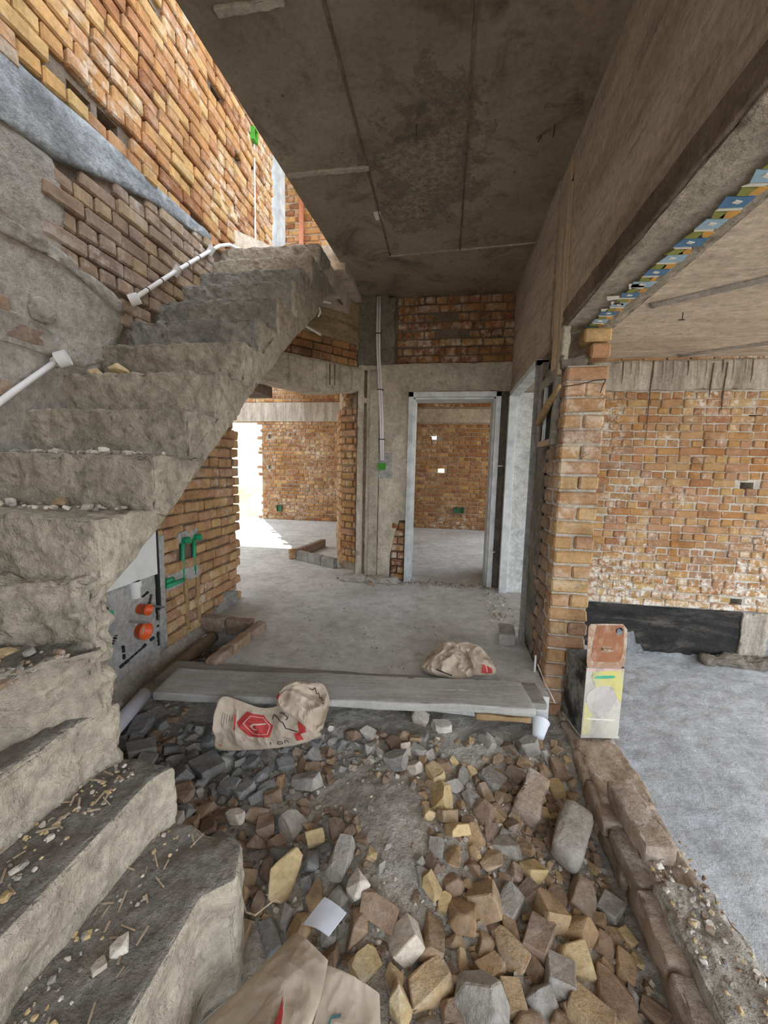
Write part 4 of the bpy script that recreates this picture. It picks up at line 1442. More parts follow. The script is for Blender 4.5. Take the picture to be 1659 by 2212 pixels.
def zone(x, y):
    if x < -0.55:
        return 'in the gravel below the printed sack' if y > 1.45 else 'in the rubble beside the lowest steps'
    if x > 0.33:
        return 'in the rubble along the low plinth wall' if y > 1.15 else 'in the lower right corner of the rubble'
    if y > 1.7:
        return 'in the rubble close to the planks'
    if y < 1.12:
        return 'in the rubble nearest the camera'
    return 'left of the dust mound' if x < -0.2 else 'right of the dust mound'


rest = {k: MB() for k in STONE}
for i, (x, y, r, c, lift, lab) in enumerate(stones):
    me = ROCKS[c][rs.randrange(14)]
    lf = lift if lift is not None else r * rs.uniform(0.05, 0.35)
    q = Quaternion((rs.uniform(-1, 1), rs.uniform(-1, 1), 0.1), rs.uniform(0, 0.75)).to_matrix().to_4x4() @ Matrix.Rotation(rs.uniform(0, 6.28), 4, 'Z')
    mt = Matrix.Translation((x, y, gh(x, y) + lf)) @ q @ Matrix.Diagonal((r * 1.2, r * 1.2 * rs.uniform(0.75, 1.15), r * 1.15 * rs.uniform(0.75, 1.25), 1))
    if i < 300 and stone_size((x, y, r, c, lift, lab)) > 0:
        o = link('rubble_stone', me)
        o.matrix_basis = mt
        zn = zone(x, y)
        if lab:
            tag(o, lab, 'stone', 'rubble stones')
        else:
            tag(o, LAB[c] + ' ' + zn, 'stone', c + ' stones ' + zn)
    else:
        rest[c].add([mt @ v.co for v in me.vertices], [tuple(p.vertices) for p in me.polygons])
# fine gravel
for k in range(5200):
    x, y = rs.uniform(XL + 0.05, 0.69), rs.uniform(0.66, 2.0)
    r = rs.uniform(0.004, 0.013) * (1.3 if rs.random() < 0.15 else 1)
    if blocked(x, y, r) or rs.random() < 0.92 * sandy(x, y):
        continue
    c = rs.choice(('grey', 'grey', 'dark', 'dark', 'brown', 'pale')) if x < -0.6 else rs.choice(('grey', 'grey', 'pale', 'brown')) if x < -0.1 else rs.choice(('grey', 'brown', 'ochre', 'pale'))
    me = ROCKS[c][rs.randrange(14)]
    mt = Matrix.Translation((x, y, gh(x, y) + r * 0.25)) @ Matrix.Rotation(rs.uniform(0, 6), 4, 'X') @ Matrix.Rotation(rs.uniform(0, 6), 4, 'Z') @ Matrix.Scale(r, 4)
    rest[c].add([mt @ v.co for v in me.vertices], [tuple(p.vertices) for p in me.polygons])


def stuff_obj(name, mb, mat, label, cat, parent=None):
    me = bpy.data.meshes.new(name)
    me.from_pydata(mb.v, [], mb.f)
    me.materials.append(mat)
    o = link(name, me, parent)
    tag(o, label, cat, kind='stuff')
    return o


for c, mb in rest.items():
    if mb.v:
        stuff_obj('gravel', mb, STONE[c], 'small ' + {'ochre': 'tan', 'dark': 'dark grey'}.get(c, c) + ' gravel and chips between the rubble stones', 'gravel')


# debris strewn on the lower treads and on the low wall
def scatter(name, n, fn, cols, rr, label, seed):
    rn = random.Random(seed)
    mbs = {c: MB() for c in cols}
    for _ in range(n):
        p = fn(rn)
        if p is None:
            continue
        c = rn.choice(cols)
        me = ROCKS[c][rn.randrange(10)]
        r = rn.uniform(*rr) * (1.8 if rn.random() < 0.1 else 1)
        mt = Matrix.Translation(Vector(p) + Vector((0, 0, r * 0.3))) @ Matrix.Rotation(rn.uniform(0, 6), 4, 'Z') @ Matrix.Rotation(rn.uniform(-0.6, 0.6), 4, 'X') @ Matrix.Scale(r, 4)
        mbs[c].add([mt @ v.co for v in me.vertices], [tuple(q.vertices) for q in me.polygons])
    for c, mb in mbs.items():
        if mb.v:
            stuff_obj(name, mb, STONE[c], label % {'pale': 'pale', 'grey': 'grey', 'yellow': 'yellow', 'brown': 'brown', 'dark': 'dark', 'ochre': 'tan'}[c], 'grit')


scatter('tread_grit', 420, lambda r: (r.uniform(-0.99, -0.72) if r.random() < .6 else r.uniform(-0.99, -0.9), r.uniform(0.3, 0.95), 0.082), ['pale', 'grey', 'yellow'], (0.003, 0.008), '%s grit strewn over the lowest stair tread', 1)
scatter('tread_grit', 380, lambda r: (r.uniform(-1.18, -0.88), r.uniform(0.3, 0.95), 0.275), ['pale', 'grey', 'yellow'], (0.003, 0.008), '%s grit strewn over the second lowest tread', 2)
scatter('tread_grit', 160, lambda r: (r.uniform(-1.3, -1.02), r.uniform(0.55, 0.9), 0.66), ['grey', 'brown'], (0.004, 0.010), '%s grit on the upper winder tread', 3)
scatter('tread_grit', 60, lambda r: (r.uniform(-1.78, -1.05), r.uniform(1.26, 1.39), 1.235), ['pale', 'grey'], (0.006, 0.016), '%s chips along a straight flight tread', 4)
scatter('tread_grit', 60, lambda r: (r.uniform(-1.78, -1.05), r.uniform(1.06, 1.18), 1.045), ['pale', 'grey'], (0.005, 0.014), '%s chips along the first straight tread', 5)
scatter('wall_grit', 260, lambda r: (r.uniform(0.75, 0.92), r.uniform(0.6, 1.45), -0.145 if r.random() < .8 else -0.15), ['pale', 'grey', 'brown', 'yellow'], (0.004, 0.011), '%s grit on top of the low plinth wall', 6)
scatter('floor_grit', 150, lambda r: (r.uniform(-1.2, 0.5), 2.2 + 1.7 * r.random() ** 1.5, 0.0), ['grey', 'dark'], (0.002, 0.007), '%s crumbs on the hall screed', 7)
scatter('threshold_grit', 260, lambda r: (r.uniform(-0.45, 0.62), r.gauss(4.0, 0.05), 0.0), ['grey', 'dark', 'brown'], (0.004, 0.013), '%s crumbs along the doorway threshold', 8)
scatter('threshold_grit', 160, lambda r: (r.gauss(-0.75, 0.14), r.gauss(3.93, 0.05), 0.0), ['grey', 'ochre', 'brown'], (0.006, 0.02), '%s crumbs at the foot of the column', 9)
scatter('threshold_grit', 120, lambda r: (r.uniform(0.40, 0.62), r.uniform(2.9, 3.9), 0.0), ['grey', 'pale'], (0.004, 0.014), '%s crumbs before the side doorway', 10)

scatter('trench_gravel', 420, lambda r: (lambda x, y: (x, y, gh(x, y)))(r.uniform(XL + 0.08, -1.37), r.uniform(1.45, 2.52)), ['dark', 'grey', 'brown'], (0.006, 0.022), '%s gravel in the pipe trench along the left wall', 11)


def slivers(n, fn, mat, label, seed):
    rn = random.Random(seed)
    mb = MB()
    for _ in range(n):
        p = fn(rn)
        l, w = rn.uniform(0.015, 0.05), rn.uniform(0.001, 0.003)
        m = Matrix.Translation(p) @ Matrix.Rotation(rn.uniform(0, 6.3), 4, 'Z') @ Matrix.Rotation(rn.uniform(-0.15, 0.15), 4, 'Y')
        t_ = MB().box(-l / 2, l / 2, -w, w, 0, 0.002)
        mb.add([m @ Vector(v) for v in t_.v], t_.f)
    stuff_obj('straw', mb, mat, label, 'straw')


slivers(60, lambda r: (r.uniform(-0.98, -0.66), r.uniform(0.4, 0.95), 0.086), M['wood_pale'], 'dry straw and wood slivers on the lowest tread', 1)
slivers(70, lambda r: (r.uniform(-1.15, -0.88), r.uniform(0.4, 0.95), 0.278), M['wood_pale'], 'dry straw and wood slivers on the second tread', 2)

# single chunks lying on the steps
CH = [(-1.535, 1.66, 1.606, 0.060, 'yellow', 'tan brick chunk on the step beside the upper white conduit end'),
      (-1.66, 1.65, 1.606, 0.040, 'yellow', 'small tan chip next to the tan brick chunk on the same step'),
      (-1.32, 1.15, 1.037, 0.045, 'ochre', 'reddish brick piece on the first straight step'),
      (-1.20, 0.852, 0.655, 0.034, 'yellow', 'yellow brick chip on the winder tread at the left edge'),
      (-1.30, 1.98, 1.799, 0.022, 'ochre', 'small orange chip on the dark cement step'),
      (-1.24, 1.36, 1.227, 0.024, 'pale', 'small upright cream pebble on the second straight step'),
      (-1.15, 1.37, 1.227, 0.018, 'pale', 'tiny cream pebble right of the upright one'),
      (-0.90, 0.69, 0.082, 0.024, 'yellow', 'yellow pebble on the lowest tread near the riser'),
      (-0.715, 0.63, 0.082, 0.020, 'pale', 'pale pebble on the lowest tread nearest the camera'),
      (-0.70, 0.67, 0.082, 0.024, 'pale', 'longish pale pebble beside the pebble on the lowest tread'),
      (-1.10, 0.75, 0.275, 0.018, 'pale', 'pale chip on the second lowest tread')]
for i, (x, y, z, r, c, lab) in enumerate(CH):
    o = link('brick_chunk', ROCKS[c][(i * 3) % 10])
    o.matrix_basis = Matrix.Translation((x, y, z + r * 0.42)) @ Matrix.Rotation(i * 1.3, 4, 'Z') @ Matrix.Scale(r, 4)
    tag(o, lab, 'brick chunk')

# ================================================================== THINGS


def loose_brick(name, c, yaw, dims, mat, label, tilt=(0, 0), bevel=0.02, amp=0.006, seed=1):
    g = MB()
    L, W, H = dims
    g.box(-L / 2, L / 2, -W / 2, W / 2, -H / 2, H / 2)
    o = rough_obj(name, g, mat, None, 0.02, amp, 12, seed, bevel, 0.02)
    o.matrix_basis = Matrix.Translation(c) @ Matrix.Rotation(yaw, 4, 'Z') @ Matrix.Rotation(tilt[0], 4, 'X') @ Matrix.Rotation(tilt[1], 4, 'Y')
    tag(o, label, 'brick')
    return o


loose_brick('loose_brick', (0.425, 1.62, -0.215), 1.15, (0.20, 0.105, 0.10), M['brick_low'], 'pinkish whole brick with white crust on the rubble', (0.25, -0.15), 0.012, seed=2)
loose_brick('loose_brick', (0.545, 1.465, -0.215), 1.05, (0.23, 0.115, 0.11), STONE['grey'], 'big smooth grey worn brick on the rubble by the plinth wall', (0.15, -0.12), 0.028, seed=3)
loose_brick('loose_brick', (0.79, 1.49, -0.135), 1.62, (0.29, 0.105, 0.075), M['brick_low'], 'long tan brick lying on top of the low plinth wall', (0, 0.02), 0.008, seed=4)
loose_brick('loose_brick', (0.475, 2.74, 0.042), 1.47, (0.20, 0.11, 0.085), STONE['grey'], 'single grey brick on the hall floor near the pillar', (0, 0), 0.008, 0.004, 5)

# bricks edging the trench
ed = [(-1.32, 2.06, math.pi / 2), (-1.315, 2.27, math.pi / 2 - 0.03), (-1.30, 2.47, math.pi / 2 - 0.05), (-1.69, 2.575, 0.0), (-1.47, 2.57, -0.02)]
el = ['nearest brick of the edging beside the trench', 'middle brick of the edging beside the trench', 'third brick of the trench edging, at its corner', 'brick on edge closing the trench against the left wall', 'brick on edge closing the trench at its corner']
for i, (x, y, a) in enumerate(ed):
    loose_brick('edging_brick', (x, y, 0.0), a, (0.20, 0.07, 0.12), M['brick_dusty'], el[i], bevel=0.008, seed=20 + i)['group'] = 'trench edging bricks'

# brick box on the floor of the far room
for i, (a, b_, lab) in enumerate((((-1.85, 4.68), (-1.25, 4.36), 'grey mortar faced brick kerb at the foot of the pier'), ((-1.90, 4.72), (-1.78, 5.55), 'brick kerb running back from the floor corner by the pier'))):
    p, q = Vector(a), Vector(b_)
    c = (p + q) / 2
    kb = empty('floor_kerb', (c.x, c.y, 0), math.atan2((q - p).y, (q - p).x))
    n = 3
    ln = (q - p).length
    for k in range(n):
        g = MB()
        g.box(-ln / 2 + k * ln / n + 0.004, -ln / 2 + (k + 1) * ln / n - 0.004, -0.035, 0.035, 0, 0.12)
        rough_obj('brick', g, M['brick_dusty'] if i else M['mortar_grey'], kb, 0.03, 0.006, 10, k + i * 5, 0.008)
    tag(kb, lab, 'kerb')
loose_brick('loose_brick', (-1.93, 4.70, 0.065), 0.6, (0.11, 0.08, 0.13), M['brick_rust'], 'red brick standing at the corner of the far floor kerb', seed=8)

# planks
def plank(name, c0, c1, w, th, z, tilt, mat, label, seed):
    p, q = Vector(c0), Vector(c1)
    ln = (q - p).length
    yaw = math.atan2((q - p).y, (q - p).x)
    g = MB()
    g.box(0, ln, 0, w, 0, th)
    b = g.bm()
    roughen(b, 0.03, 0.004, 6, seed, 0.006)
    for v in b.verts:   # wavy sawn edges
        k = 0.012 * noise.noise(Vector((v.co.x * 3.0, seed, 0 if v.co.y < w / 2 else 9)))
        v.co.y += k
        v.co.z += 0.006 * noise.noise(Vector((v.co.x * 1.5, seed, 4)))
    o = from_bm(name, b, mat, None, True)
    o.matrix_basis = Matrix.Translation((p.x, p.y, z)) @ Matrix.Rotation(yaw, 4, 'Z') @ Matrix.Rotation(tilt, 4, 'X')
    tag(o, label, 'plank')
    return o


plank('plank', (-1.53, 1.775), (0.56, 1.945), 0.20, 0.035, -0.006, 0.0, M['wood_dark'], 'rear darker cement caked plank lying half under the front one', 3)
plank('plank', (-1.40, 1.605), (0.475, 1.835), 0.235, 0.042, 0.024, 0.02, M['wood_plank'], 'front wide cement caked plank bridging the rubble pit', 7)
plank('wood_offcut', (0.20, 1.86), (0.47, 1.88), 0.10, 0.03, -0.045, 0.0, M['wood_brown'], 'short brown timber offcut under the right end of the planks', 9)

# drain pipe in the trench
dp = empty('drain_pipe', (-1.63, 2.0, -0.12))
g = MB()
g.tube([(-1.60, 1.50, -0.165), (-1.625, 1.69, -0.13), (-1.642, 1.84, -0.105)], 0.038, 16)
p1 = g.build('clean_length', M['pvc_drain'], None, True)
g = MB()
g.tube([(-1.640, 1.83, -0.106), (-1.645, 1.87, -0.10), (-1.65, 2.19, -0.075), (-1.655, 2.5, -0.07)], [0.039, 0.041, 0.041, 0.041], 16)
b = g.bm()
roughen(b, 0.04, 0.005, 14, 3)
p2 = from_bm('muddy_length', b, M['pvc_dirty'], None, True)
reorigin([p1, p2], dp)
tag(dp, 'white drain pipe emerging from mud in the trench', 'pipe')


def cup(name, loc, rot, r0, r1, h, label):
    g = MB()
    n = 24
    prof = [(0.0, 0.0), (r0, 0.0), (r1, h), (r1 + 0.003, h + 0.001), (r1 + 0.003, h + 0.004), (r1 - 0.002, h + 0.004), (r0 - 0.002, 0.004), (0.0, 0.004)]
    vs, fs = [], []
    for r, z in prof:
        for k in range(n):
            a = 2 * math.pi * k / n
            vs.append((r * math.cos(a), r * math.sin(a), z))
    for i in range(len(prof) - 1):
        for k in range(n):
            fs.append((i * n + k, i * n + (k + 1) % n, (i + 1) * n + (k + 1) % n, (i + 1) * n + k))
    g.add(vs, fs)
    b = g.bm()
    bmesh.ops.remove_doubles(b, verts=b.verts, dist=1e-5)
    bmesh.ops.recalc_face_normals(b, faces=b.faces)
    o = from_bm(name, b, M['foam'], None, True)
    o.location = loc
    o.rotation_euler = rot
    tag(o, label, 'cup')


cup('foam_cup', (0.525, 1.945, -0.155), (math.radians(-58), math.radians(38), 0), 0.028, 0.042, 0.085, 'white foam cup tipped over at the right end of the planks')
cup('foam_cup', (-1.70, 2.50, -0.10), (0.25, 0.1, 0), 0.020, 0.032, 0.03, 'small white cup in the trench by the edging bricks')

# --- ghee tin on the low wall
tin = empty('metal_tin', (0.835, 2.13, -0.18), math.radians(10))
W2, TH = 0.0985, 0.385
g = MB()
t = 0.003
for (x0, x1, y0, y1) in ((-W2, -W2 + t, -W2, W2), (W2 - t, W2, -W2, W2), (-W2 + t, W2 - t, W2 - t, W2)):
    g.box(x0, x1, y0, y1, 0, TH)
g.box(-W2 + t, W2 - t, -W2, W2 - t, 0, t)
g.build('body', M['tin_side'], tin, bevel=0.0008)
g = MB()
g.box(-W2, W2, -W2 - 0.002, -W2 + t - 0.002, 0, TH)
front = g.build('front_panel', M['tin_front'], tin, bevel=0.0008)


def tin_print(poly, m, off, name):
    g = MB()
    g.prism(poly, -W2 - 0.0025 - off, -W2 - 0.0015, 'y')
    g.build(name, M[m], front)


tin_print([(-0.062, 0.368), (0.096, 0.374), (0.096, 0.20), (0.075, 0.225), (0.05, 0.275), (0.02, 0.295), (-0.02, 0.285), (-0.045, 0.27), (-0.05, 0.31), (-0.065, 0.325)], 'tin_yellow', 0.0006, 'yellow_print')
tin_print([(-0.094, 0.02), (-0.055, 0.025), (-0.05, 0.16), (-0.075, 0.19), (-0.094, 0.2)], 'tin_yellow', 0.0006, 'yellow_print')
tin_print([(-0.098, 0.371), (0.098, 0.378), (0.098, 0.384), (-0.098, 0.379)], 'tin_pink', 0.0007, 'pink_line')
tin_print([(-0.055, 0.335), (-0.045, 0.328), (0.045, 0.333), (0.055, 0.340), (0.047, 0.347), (-0.04, 0.345)], 'tin_green', 0.0012, 'green_bar')
gh_ = [(-0.01 + 0.075 * math.cos(a) * (1.0 + 0.1 * math.sin(3 * a)), 0.205 + 0.085 * math.sin(a)) for a in [k * 2 * math.pi / 24 for k in range(24)]]
tin_print(gh_, 'tin_ghost', 0.0010, 'faded_motif')
tin_print([(-0.075, 0.105), (0.07, 0.098), (0.07, 0.105), (-0.075, 0.112)], 'tape_white', 0.0012, 'pale_line')
g = MB()
for (x0, x1, y0, y1) in ((-W2 - .003, -W2 + .005, -W2, W2), (W2 - .005, W2 + .003, -W2, W2), (-W2, W2, W2 - .005, W2 + .003)):
    g.box(x0, x1, y0, y1, TH - 0.004, TH + 0.004)
g.build('rim', M['tin_side'], tin)
g = MB()
g.box(-W2 - 0.004, W2 + 0.004, -W2 - 0.006, W2 + 0.004, 0, 0.012)
g.build('base_seam', M['tin_front'], tin, bevel=0.002)
# lid swung up, with a round hole and a handle
lid = MB()
b = bmesh.new()
hx, hz, hr = 0.062, 0.195, 0.020
outer = [(-W2, 0.0), (W2, 0.0), (W2 + 0.006, 0.12), (W2 + 0.004, 0.205), (W2 - 0.02, 0.232), (-W2 + 0.012, 0.232), (-W2, 0.215)]


def annulus(mb, poly, c, r, y0, y1, n=28):
    """plate with a round hole: radial quads from the circle to the outline"""
    ring, out = [], []
    cen = Vector(c)
    for k in range(n):
        a = 2 * math.pi * k / n
        dvec = Vector((math.cos(a), math.sin(a)))
        best = None
        for i in range(len(poly)):
            p, q = Vector(poly[i]), Vector(poly[(i + 1) % len(poly)])
            e = q - p
            den = dvec.x * e.y - dvec.y * e.x
            if abs(den) < 1e-9:
                continue
            w = p - cen
            t_ = (w.x * e.y - w.y * e.x) / den
            s_ = (w.x * dvec.y - w.y * dvec.x) / den
            if t_ > 0 and -1e-6 <= s_ <= 1 + 1e-6 and (best is None or t_ < best):
                best = t_
        ring.append(cen + dvec * r)
        out.append(cen + dvec * best)
    vs = [(p.x, y0, p.y) for p in ring] + [(p.x, y0, p.y) for p in out] + [(p.x, y1, p.y) for p in ring] + [(p.x, y1, p.y) for p in out]
    fs = []
    for k in range(n):
        j = (k + 1) % n
        fs += [(k, j, n + j, n + k), (2 * n + j, 2 * n + k, 3 * n + k, 3 * n + j), (j, k, 2 * n + k, 2 * n + j), (n + k, n + j, 3 * n + j, 3 * n + k)]
    mb.add(vs, fs)


b.free()
annulus(lid, outer, (hx, hz), hr, -0.0015, 0.0015, 56)
lo = lid.build('lid', M['rust_rim'], tin)
lo.location = (0, -W2 + 0.002, TH)
lo.rotation_euler = (math.radians(-3), 0, 0)
pan = MB()
rp = [(-0.080, 0.035), (0.075, 0.032), (0.088, 0.09), (0.085, 0.225), (-0.055, 0.224), (-0.072, 0.12)]
annulus(pan, rp, (hx, hz), hr + 0.001, -0.003, -0.0012, 56)
pan.build('rust_panel', M['rust_lid'], lo)
g = MB()
g.tube([(-0.022, -0.004, 0.10), (-0.024, -0.016, 0.104), (0.0, -0.02, 0.102), (0.024, -0.016, 0.098), (0.024, -0.004, 0.096)], 0.006, 8)
g.build('handle', M['rust_rim'], lo)
g = MB()
g.box(-0.026, 0.026, -0.005, 0, 0.082, 0.118)
g.build('handle_plate', M['rust_rim'], lo, bevel=0.003)
tag(tin, 'open square metal tin with rusty raised lid on the low wall', 'tin')

# ------------------------------------------------------------------ paper sacks


def lerp_list(pts, u):
    n = len(pts) - 1
    t = max(0, min(0.9999, u)) * n
    i = int(t)
    f = t - i
    p0, p1, p2, p3 = (Vector(pts[max(0, min(n, i + k))]) for k in (-1, 0, 1, 2))
    return 0.5 * ((2 * p1) + (p2 - p0) * f + (2 * p0 - 5 * p1 + 4 * p2 - p3) * f * f + (3 * p1 - p0 - 3 * p2 + p3) * f ** 3)


class Sack:
    """paper bag: two long edges e0, e1, bulging front and back between them"""

    def __init__(s, e0, e1, bulge, up, seed, crump=0.012, freq=9):
        s.e0, s.e1, s.bl, s.up, s.seed, s.cr, s.fr = e0, e1, bulge, Vector(up).normalized(), seed, crump, freq

    def base(s, u, w, side):
        a, b = lerp_list(s.e0, u), lerp_list(s.e1, u)
        h = s.bl(u) * (math.sin(math.pi * w) ** 0.7 if 0 < w < 1 else 0)
        return a.lerp(b, w) + s.up * (h * side)

    def pt(s, u, w, side=1, off=0.0):
        p = s.base(u, w, side)
        q = p * s.fr + Vector((s.seed * 2.3, s.seed, side))
        d = abs(noise.noise(q)) * 1.7 + abs(noise.noise(q * 2.1 + Vector((5, 1, 2)))) * 0.9 + abs(noise.noise(q * 4.3)) * 0.35
        env = 0.25 + 0.75 * min(1, 6 * w, 6 * (1 - w))
        return p + s.up * (side * (s.cr * (0.7 - d) * env) + off * side)

    def build(s, name, mat, parent, nu=64, nw=34):
        vs, fs = [], []
        for side in (1, -1):
            for i in range(nu + 1):
                for j in range(nw + 1):
                    vs.append(s.pt(i / nu, j / nw, side if 0 < j < nw else 0.0001))
        st = (nu + 1) * (nw + 1)
        for k in (0, 1):
            for i in range(nu):
                for j in range(nw):
                    a = k * st + i * (nw + 1) + j
                    f = (a, a + 1, a + nw + 2, a + nw + 1)
                    fs.append(f if k else f[::-1])
        g = MB()
        g.add(vs, fs)
        b = g.bm()
        bmesh.ops.remove_doubles(b, verts=b.verts, dist=0.0006)
        bmesh.ops.recalc_face_normals(b, faces=b.faces)
        return from_bm(name, b, mat, parent, False)

    def decal(s, name, poly, mat, parent, off=0.003, res=0.03):
        b = bmesh.new()
        f = b.faces.new([b.verts.new((x, y, 0)) for x, y in poly])
        bmesh.ops.triangulate(b, faces=b.faces)
        for _ in range(6):
            lg = [e for e in b.edges if e.calc_length() > res]
            if not lg:
                break
            bmesh.ops.subdivide_edges(b, edges=lg, cuts=1)
            bmesh.ops.triangulate(b, faces=[f for f in b.faces if len(f.verts) > 3])
        for v in b.verts:
            v.co = s.pt(v.co.x, v.co.y, 1, off)
        return from_bm(name, b, mat, parent)

    def stroke(s, name, pts, wd, mat, parent, asp=1.0, off=0.004):
        vs, fs = [], []
        dense = []
        for i in range(len(pts) - 1):
            for k in range(6):
                t = k / 6
                dense.append((pts[i][0] * (1 - t) + pts[i + 1][0] * t, pts[i][1] * (1 - t) + pts[i + 1][1] * t))
        dense.append(pts[-1])
        for i, p in enumerate(dense):
            q, r = dense[max(0, i - 1)], dense[min(len(dense) - 1, i + 1)]
            tx, ty = r[0] - q[0], (r[1] - q[1]) / asp
            l = math.hypot(tx, ty) or 1
            nx_, ny_ = -ty / l * wd, tx / l * wd * asp
            vs += [s.pt(p[0] + nx_, p[1] + ny_, 1, off), s.pt(p[0] - nx_, p[1] - ny_, 1, off)]
        fs = [(2 * i, 2 * i + 1, 2 * i + 3, 2 * i + 2) for i in range(len(dense) - 1)]
        me = bpy.data.meshes.new(name)
        me.from_pydata([tuple(v) for v in vs], [], fs)
        me.materials.append(mat)
        return link(name, me, parent)


def sack_thing(name, sk, loc, label, prints):
    root = empty(name, loc)
    body = sk.build('paper_body', M['kraft'], None)
    parts = [body]
    for p in prints:
        parts.append(p(sk))
    reorigin(parts, root)
    tag(root, label, 'paper sack')
    return root


sk1 = Sack([(-1.025, 1.54, -0.132), (-0.963, 1.54, -0.134), (-0.766, 1.565, -0.116), (-0.617, 1.59, -0.088), (-0.523, 1.61, -0.048)],
           [(-1.036, 1.59, 0.080), (-0.989, 1.60, 0.096), (-0.841, 1.625, 0.043), (-0.753, 1.64, 0.052), (-0.644, 1.66, 0.100)],
           lambda u: 0.010 + 0.035 * math.exp(-((u - 0.08) / 0.09) ** 2) + 0.02 * u, (0.10, -0.90, 0.42), 4, 0.024, 7)
hexo = lambda cx_, cy_, r, asp: [(cx_ + r * math.cos(a), cy_ + r * asp * math.sin(a)) for a in [math.pi / 6 * 0 + k * math.pi / 3 for k in range(6)]]
txt1 = [lambda s: s.decal('red_hexagon', hexo(0.47, 0.56, 0.135, 2.3), M['red'], None),
        lambda s: s.stroke('hexagon_line', hexo(0.48, 0.57, 0.10, 2.3) + hexo(0.48, 0.57, 0.10, 2.3)[:1], 0.0025, M['pinkline'], None, 2.3, 0.006),
        lambda s: s.stroke('emblem_hook', [(0.55, 0.63), (0.45, 0.60), (0.425, 0.54), (0.44, 0.48), (0.465, 0.48)], 0.007, M['pinkline'], None, 2.3, 0.006),
        lambda s: s.decal('red_panel', [(0.80, 0.25), (0.87, 0.22), (0.915, 0.52), (0.865, 0.58)], M['red'], None),
        lambda s: s.decal('red_panel', [(0.745, 0.10), (0.80, 0.08), (0.82, 0.27), (0.765, 0.30)], M['red'], None),
        lambda s: s.stroke('black_lettering', [(0.62, 0.72), (0.66, 0.82), (0.70, 0.72), (0.73, 0.60), (0.72, 0.45), (0.76, 0.38), (0.80, 0.30)], 0.005, M['ink'], None, 2.3),
        lambda s: s.stroke('black_lettering', [(0.74, 0.84), (0.78, 0.80), (0.80, 0.68), (0.77, 0.64)], 0.004, M['ink'], None, 2.3),
        lambda s: s.stroke('black_lettering', [(0.58, 0.10), (0.62, 0.10), (0.62, 0.16), (0.59, 0.16), (0.58, 0.10)], 0.003, M['ink'], None, 2.3),
        lambda s: s.stroke('black_lettering', [(0.64, 0.10), (0.645, 0.16), (0.67, 0.16), (0.67, 0.10)], 0.003, M['ink'], None, 2.3),
        lambda s: s.stroke('black_lettering', [(0.53, 0.17), (0.53, 0.11)], 0.003, M['ink'], None, 2.3)]
for k in range(5):
    x = 0.21 + 0.022 * k
    txt1.append(lambda s, x=x, k=k: s.stroke('small_print', [(x, 0.45 + 0.03 * k), (x, 0.72 - 0.02 * k)], 0.0015, M['ink'], None, 2.3))
txt1.append(lambda s: s.stroke('red_print', [(0.325, 0.42), (0.325, 0.70)], 0.005, M['red'], None, 2.3))
txt1.append(lambda s: s.stroke('red_print', [(0.17, 0.12), (0.21, 0.10)], 0.004, M['red'], None, 2.3))
txt1.append(lambda s: s.stroke('red_ring', [(0.06 + 0.028 * math.cos(a), 0.5 + 0.07 * math.sin(a)) for a in [k * math.pi / 6 for k in range(13)]], 0.003, M['red'], None, 2.3))
root1 = sack_thing('paper_sack', sk1, (-0.86, 1.7, -0.19), 'crumpled kraft paper sack with red hexagon print against the plank', txt1)
# its torn puffed mouth
sk1b = Sack([(-0.751, 1.615, 0.095), (-0.723, 1.59, 0.075), (-0.640, 1.58, 0.040), (-0.553, 1.585, -0.020), (-0.519, 1.60, -0.015)],
            [(-0.755, 1.66, 0.118), (-0.712, 1.70, 0.147), (-0.631, 1.72, 0.142), (-0.548, 1.72, 0.135), (-0.496, 1.66, 0.083)],
            lambda u: 0.030 * math.sin(math.pi * min(1, 0.12 + u)) + 0.010, (0.20, -0.72, 0.66), 11, 0.042, 7)
m1 = sk1b.build('torn_mouth', M['kraft'], None, 40, 28)
t1 = sk1b.stroke('black_lettering', [(0.55, 0.82), (0.60, 0.80), (0.63, 0.86), (0.66, 0.76), (0.70, 0.78), (0.72, 0.70), (0.77, 0.72), (0.80, 0.62), (0.84, 0.66), (0.82, 0.72), (0.78, 0.70)], 0.006, M['ink'], None, 1.2, 0.006)
t2 = sk1b.decal('red_print', [(0.02, 0.25), (0.16, 0.2), (0.15, 0.45), (0.03, 0.6)], M['red'], None, 0.004)
reorigin([m1, t1, t2], root1)

sk2 = Sack([(-0.099, 2.16, 0.035), (-0.051, 2.11, 0.035), (0.042, 2.09, 0.035), (0.144, 2.09, 0.036), (0.199, 2.10, 0.055)],
           [(-0.091, 2.20, 0.040), (-0.033, 2.28, 0.094), (0.059, 2.33, 0.143), (0.149, 2.30, 0.128), (0.201, 2.16, 0.106)],
           lambda u: 0.030 * math.sin(math.pi * min(1, 0.08 + u * 0.95)) + 0.012, (-0.10, -0.75, 0.65), 21, 0.055, 6)
r2 = empty('paper_sack', (0.1, 2.2, 0.03))
b2 = sk2.build('paper_body', M['kraft'], None, 48, 30)
sk2b = Sack([(0.175, 2.14, 0.040), (0.237, 2.15, 0.036), (0.291, 2.17, 0.032), (0.334, 2.20, 0.025)],
            [(0.120, 2.31, 0.145), (0.218, 2.31, 0.150), (0.286, 2.28, 0.110), (0.338, 2.24, 0.048)],
            lambda u: 0.012 * math.sin(math.pi * u) + 0.006, (0.2, -0.75, 0.62), 25, 0.035, 7)
b2b = sk2b.build('side_fold', M['kraft'], None, 36, 24)
d2 = sk2b.decal('red_print', [(0.42, 0.06), (0.80, 0.05), (0.78, 0.30), (0.45, 0.34)], M['red'], None, 0.004)
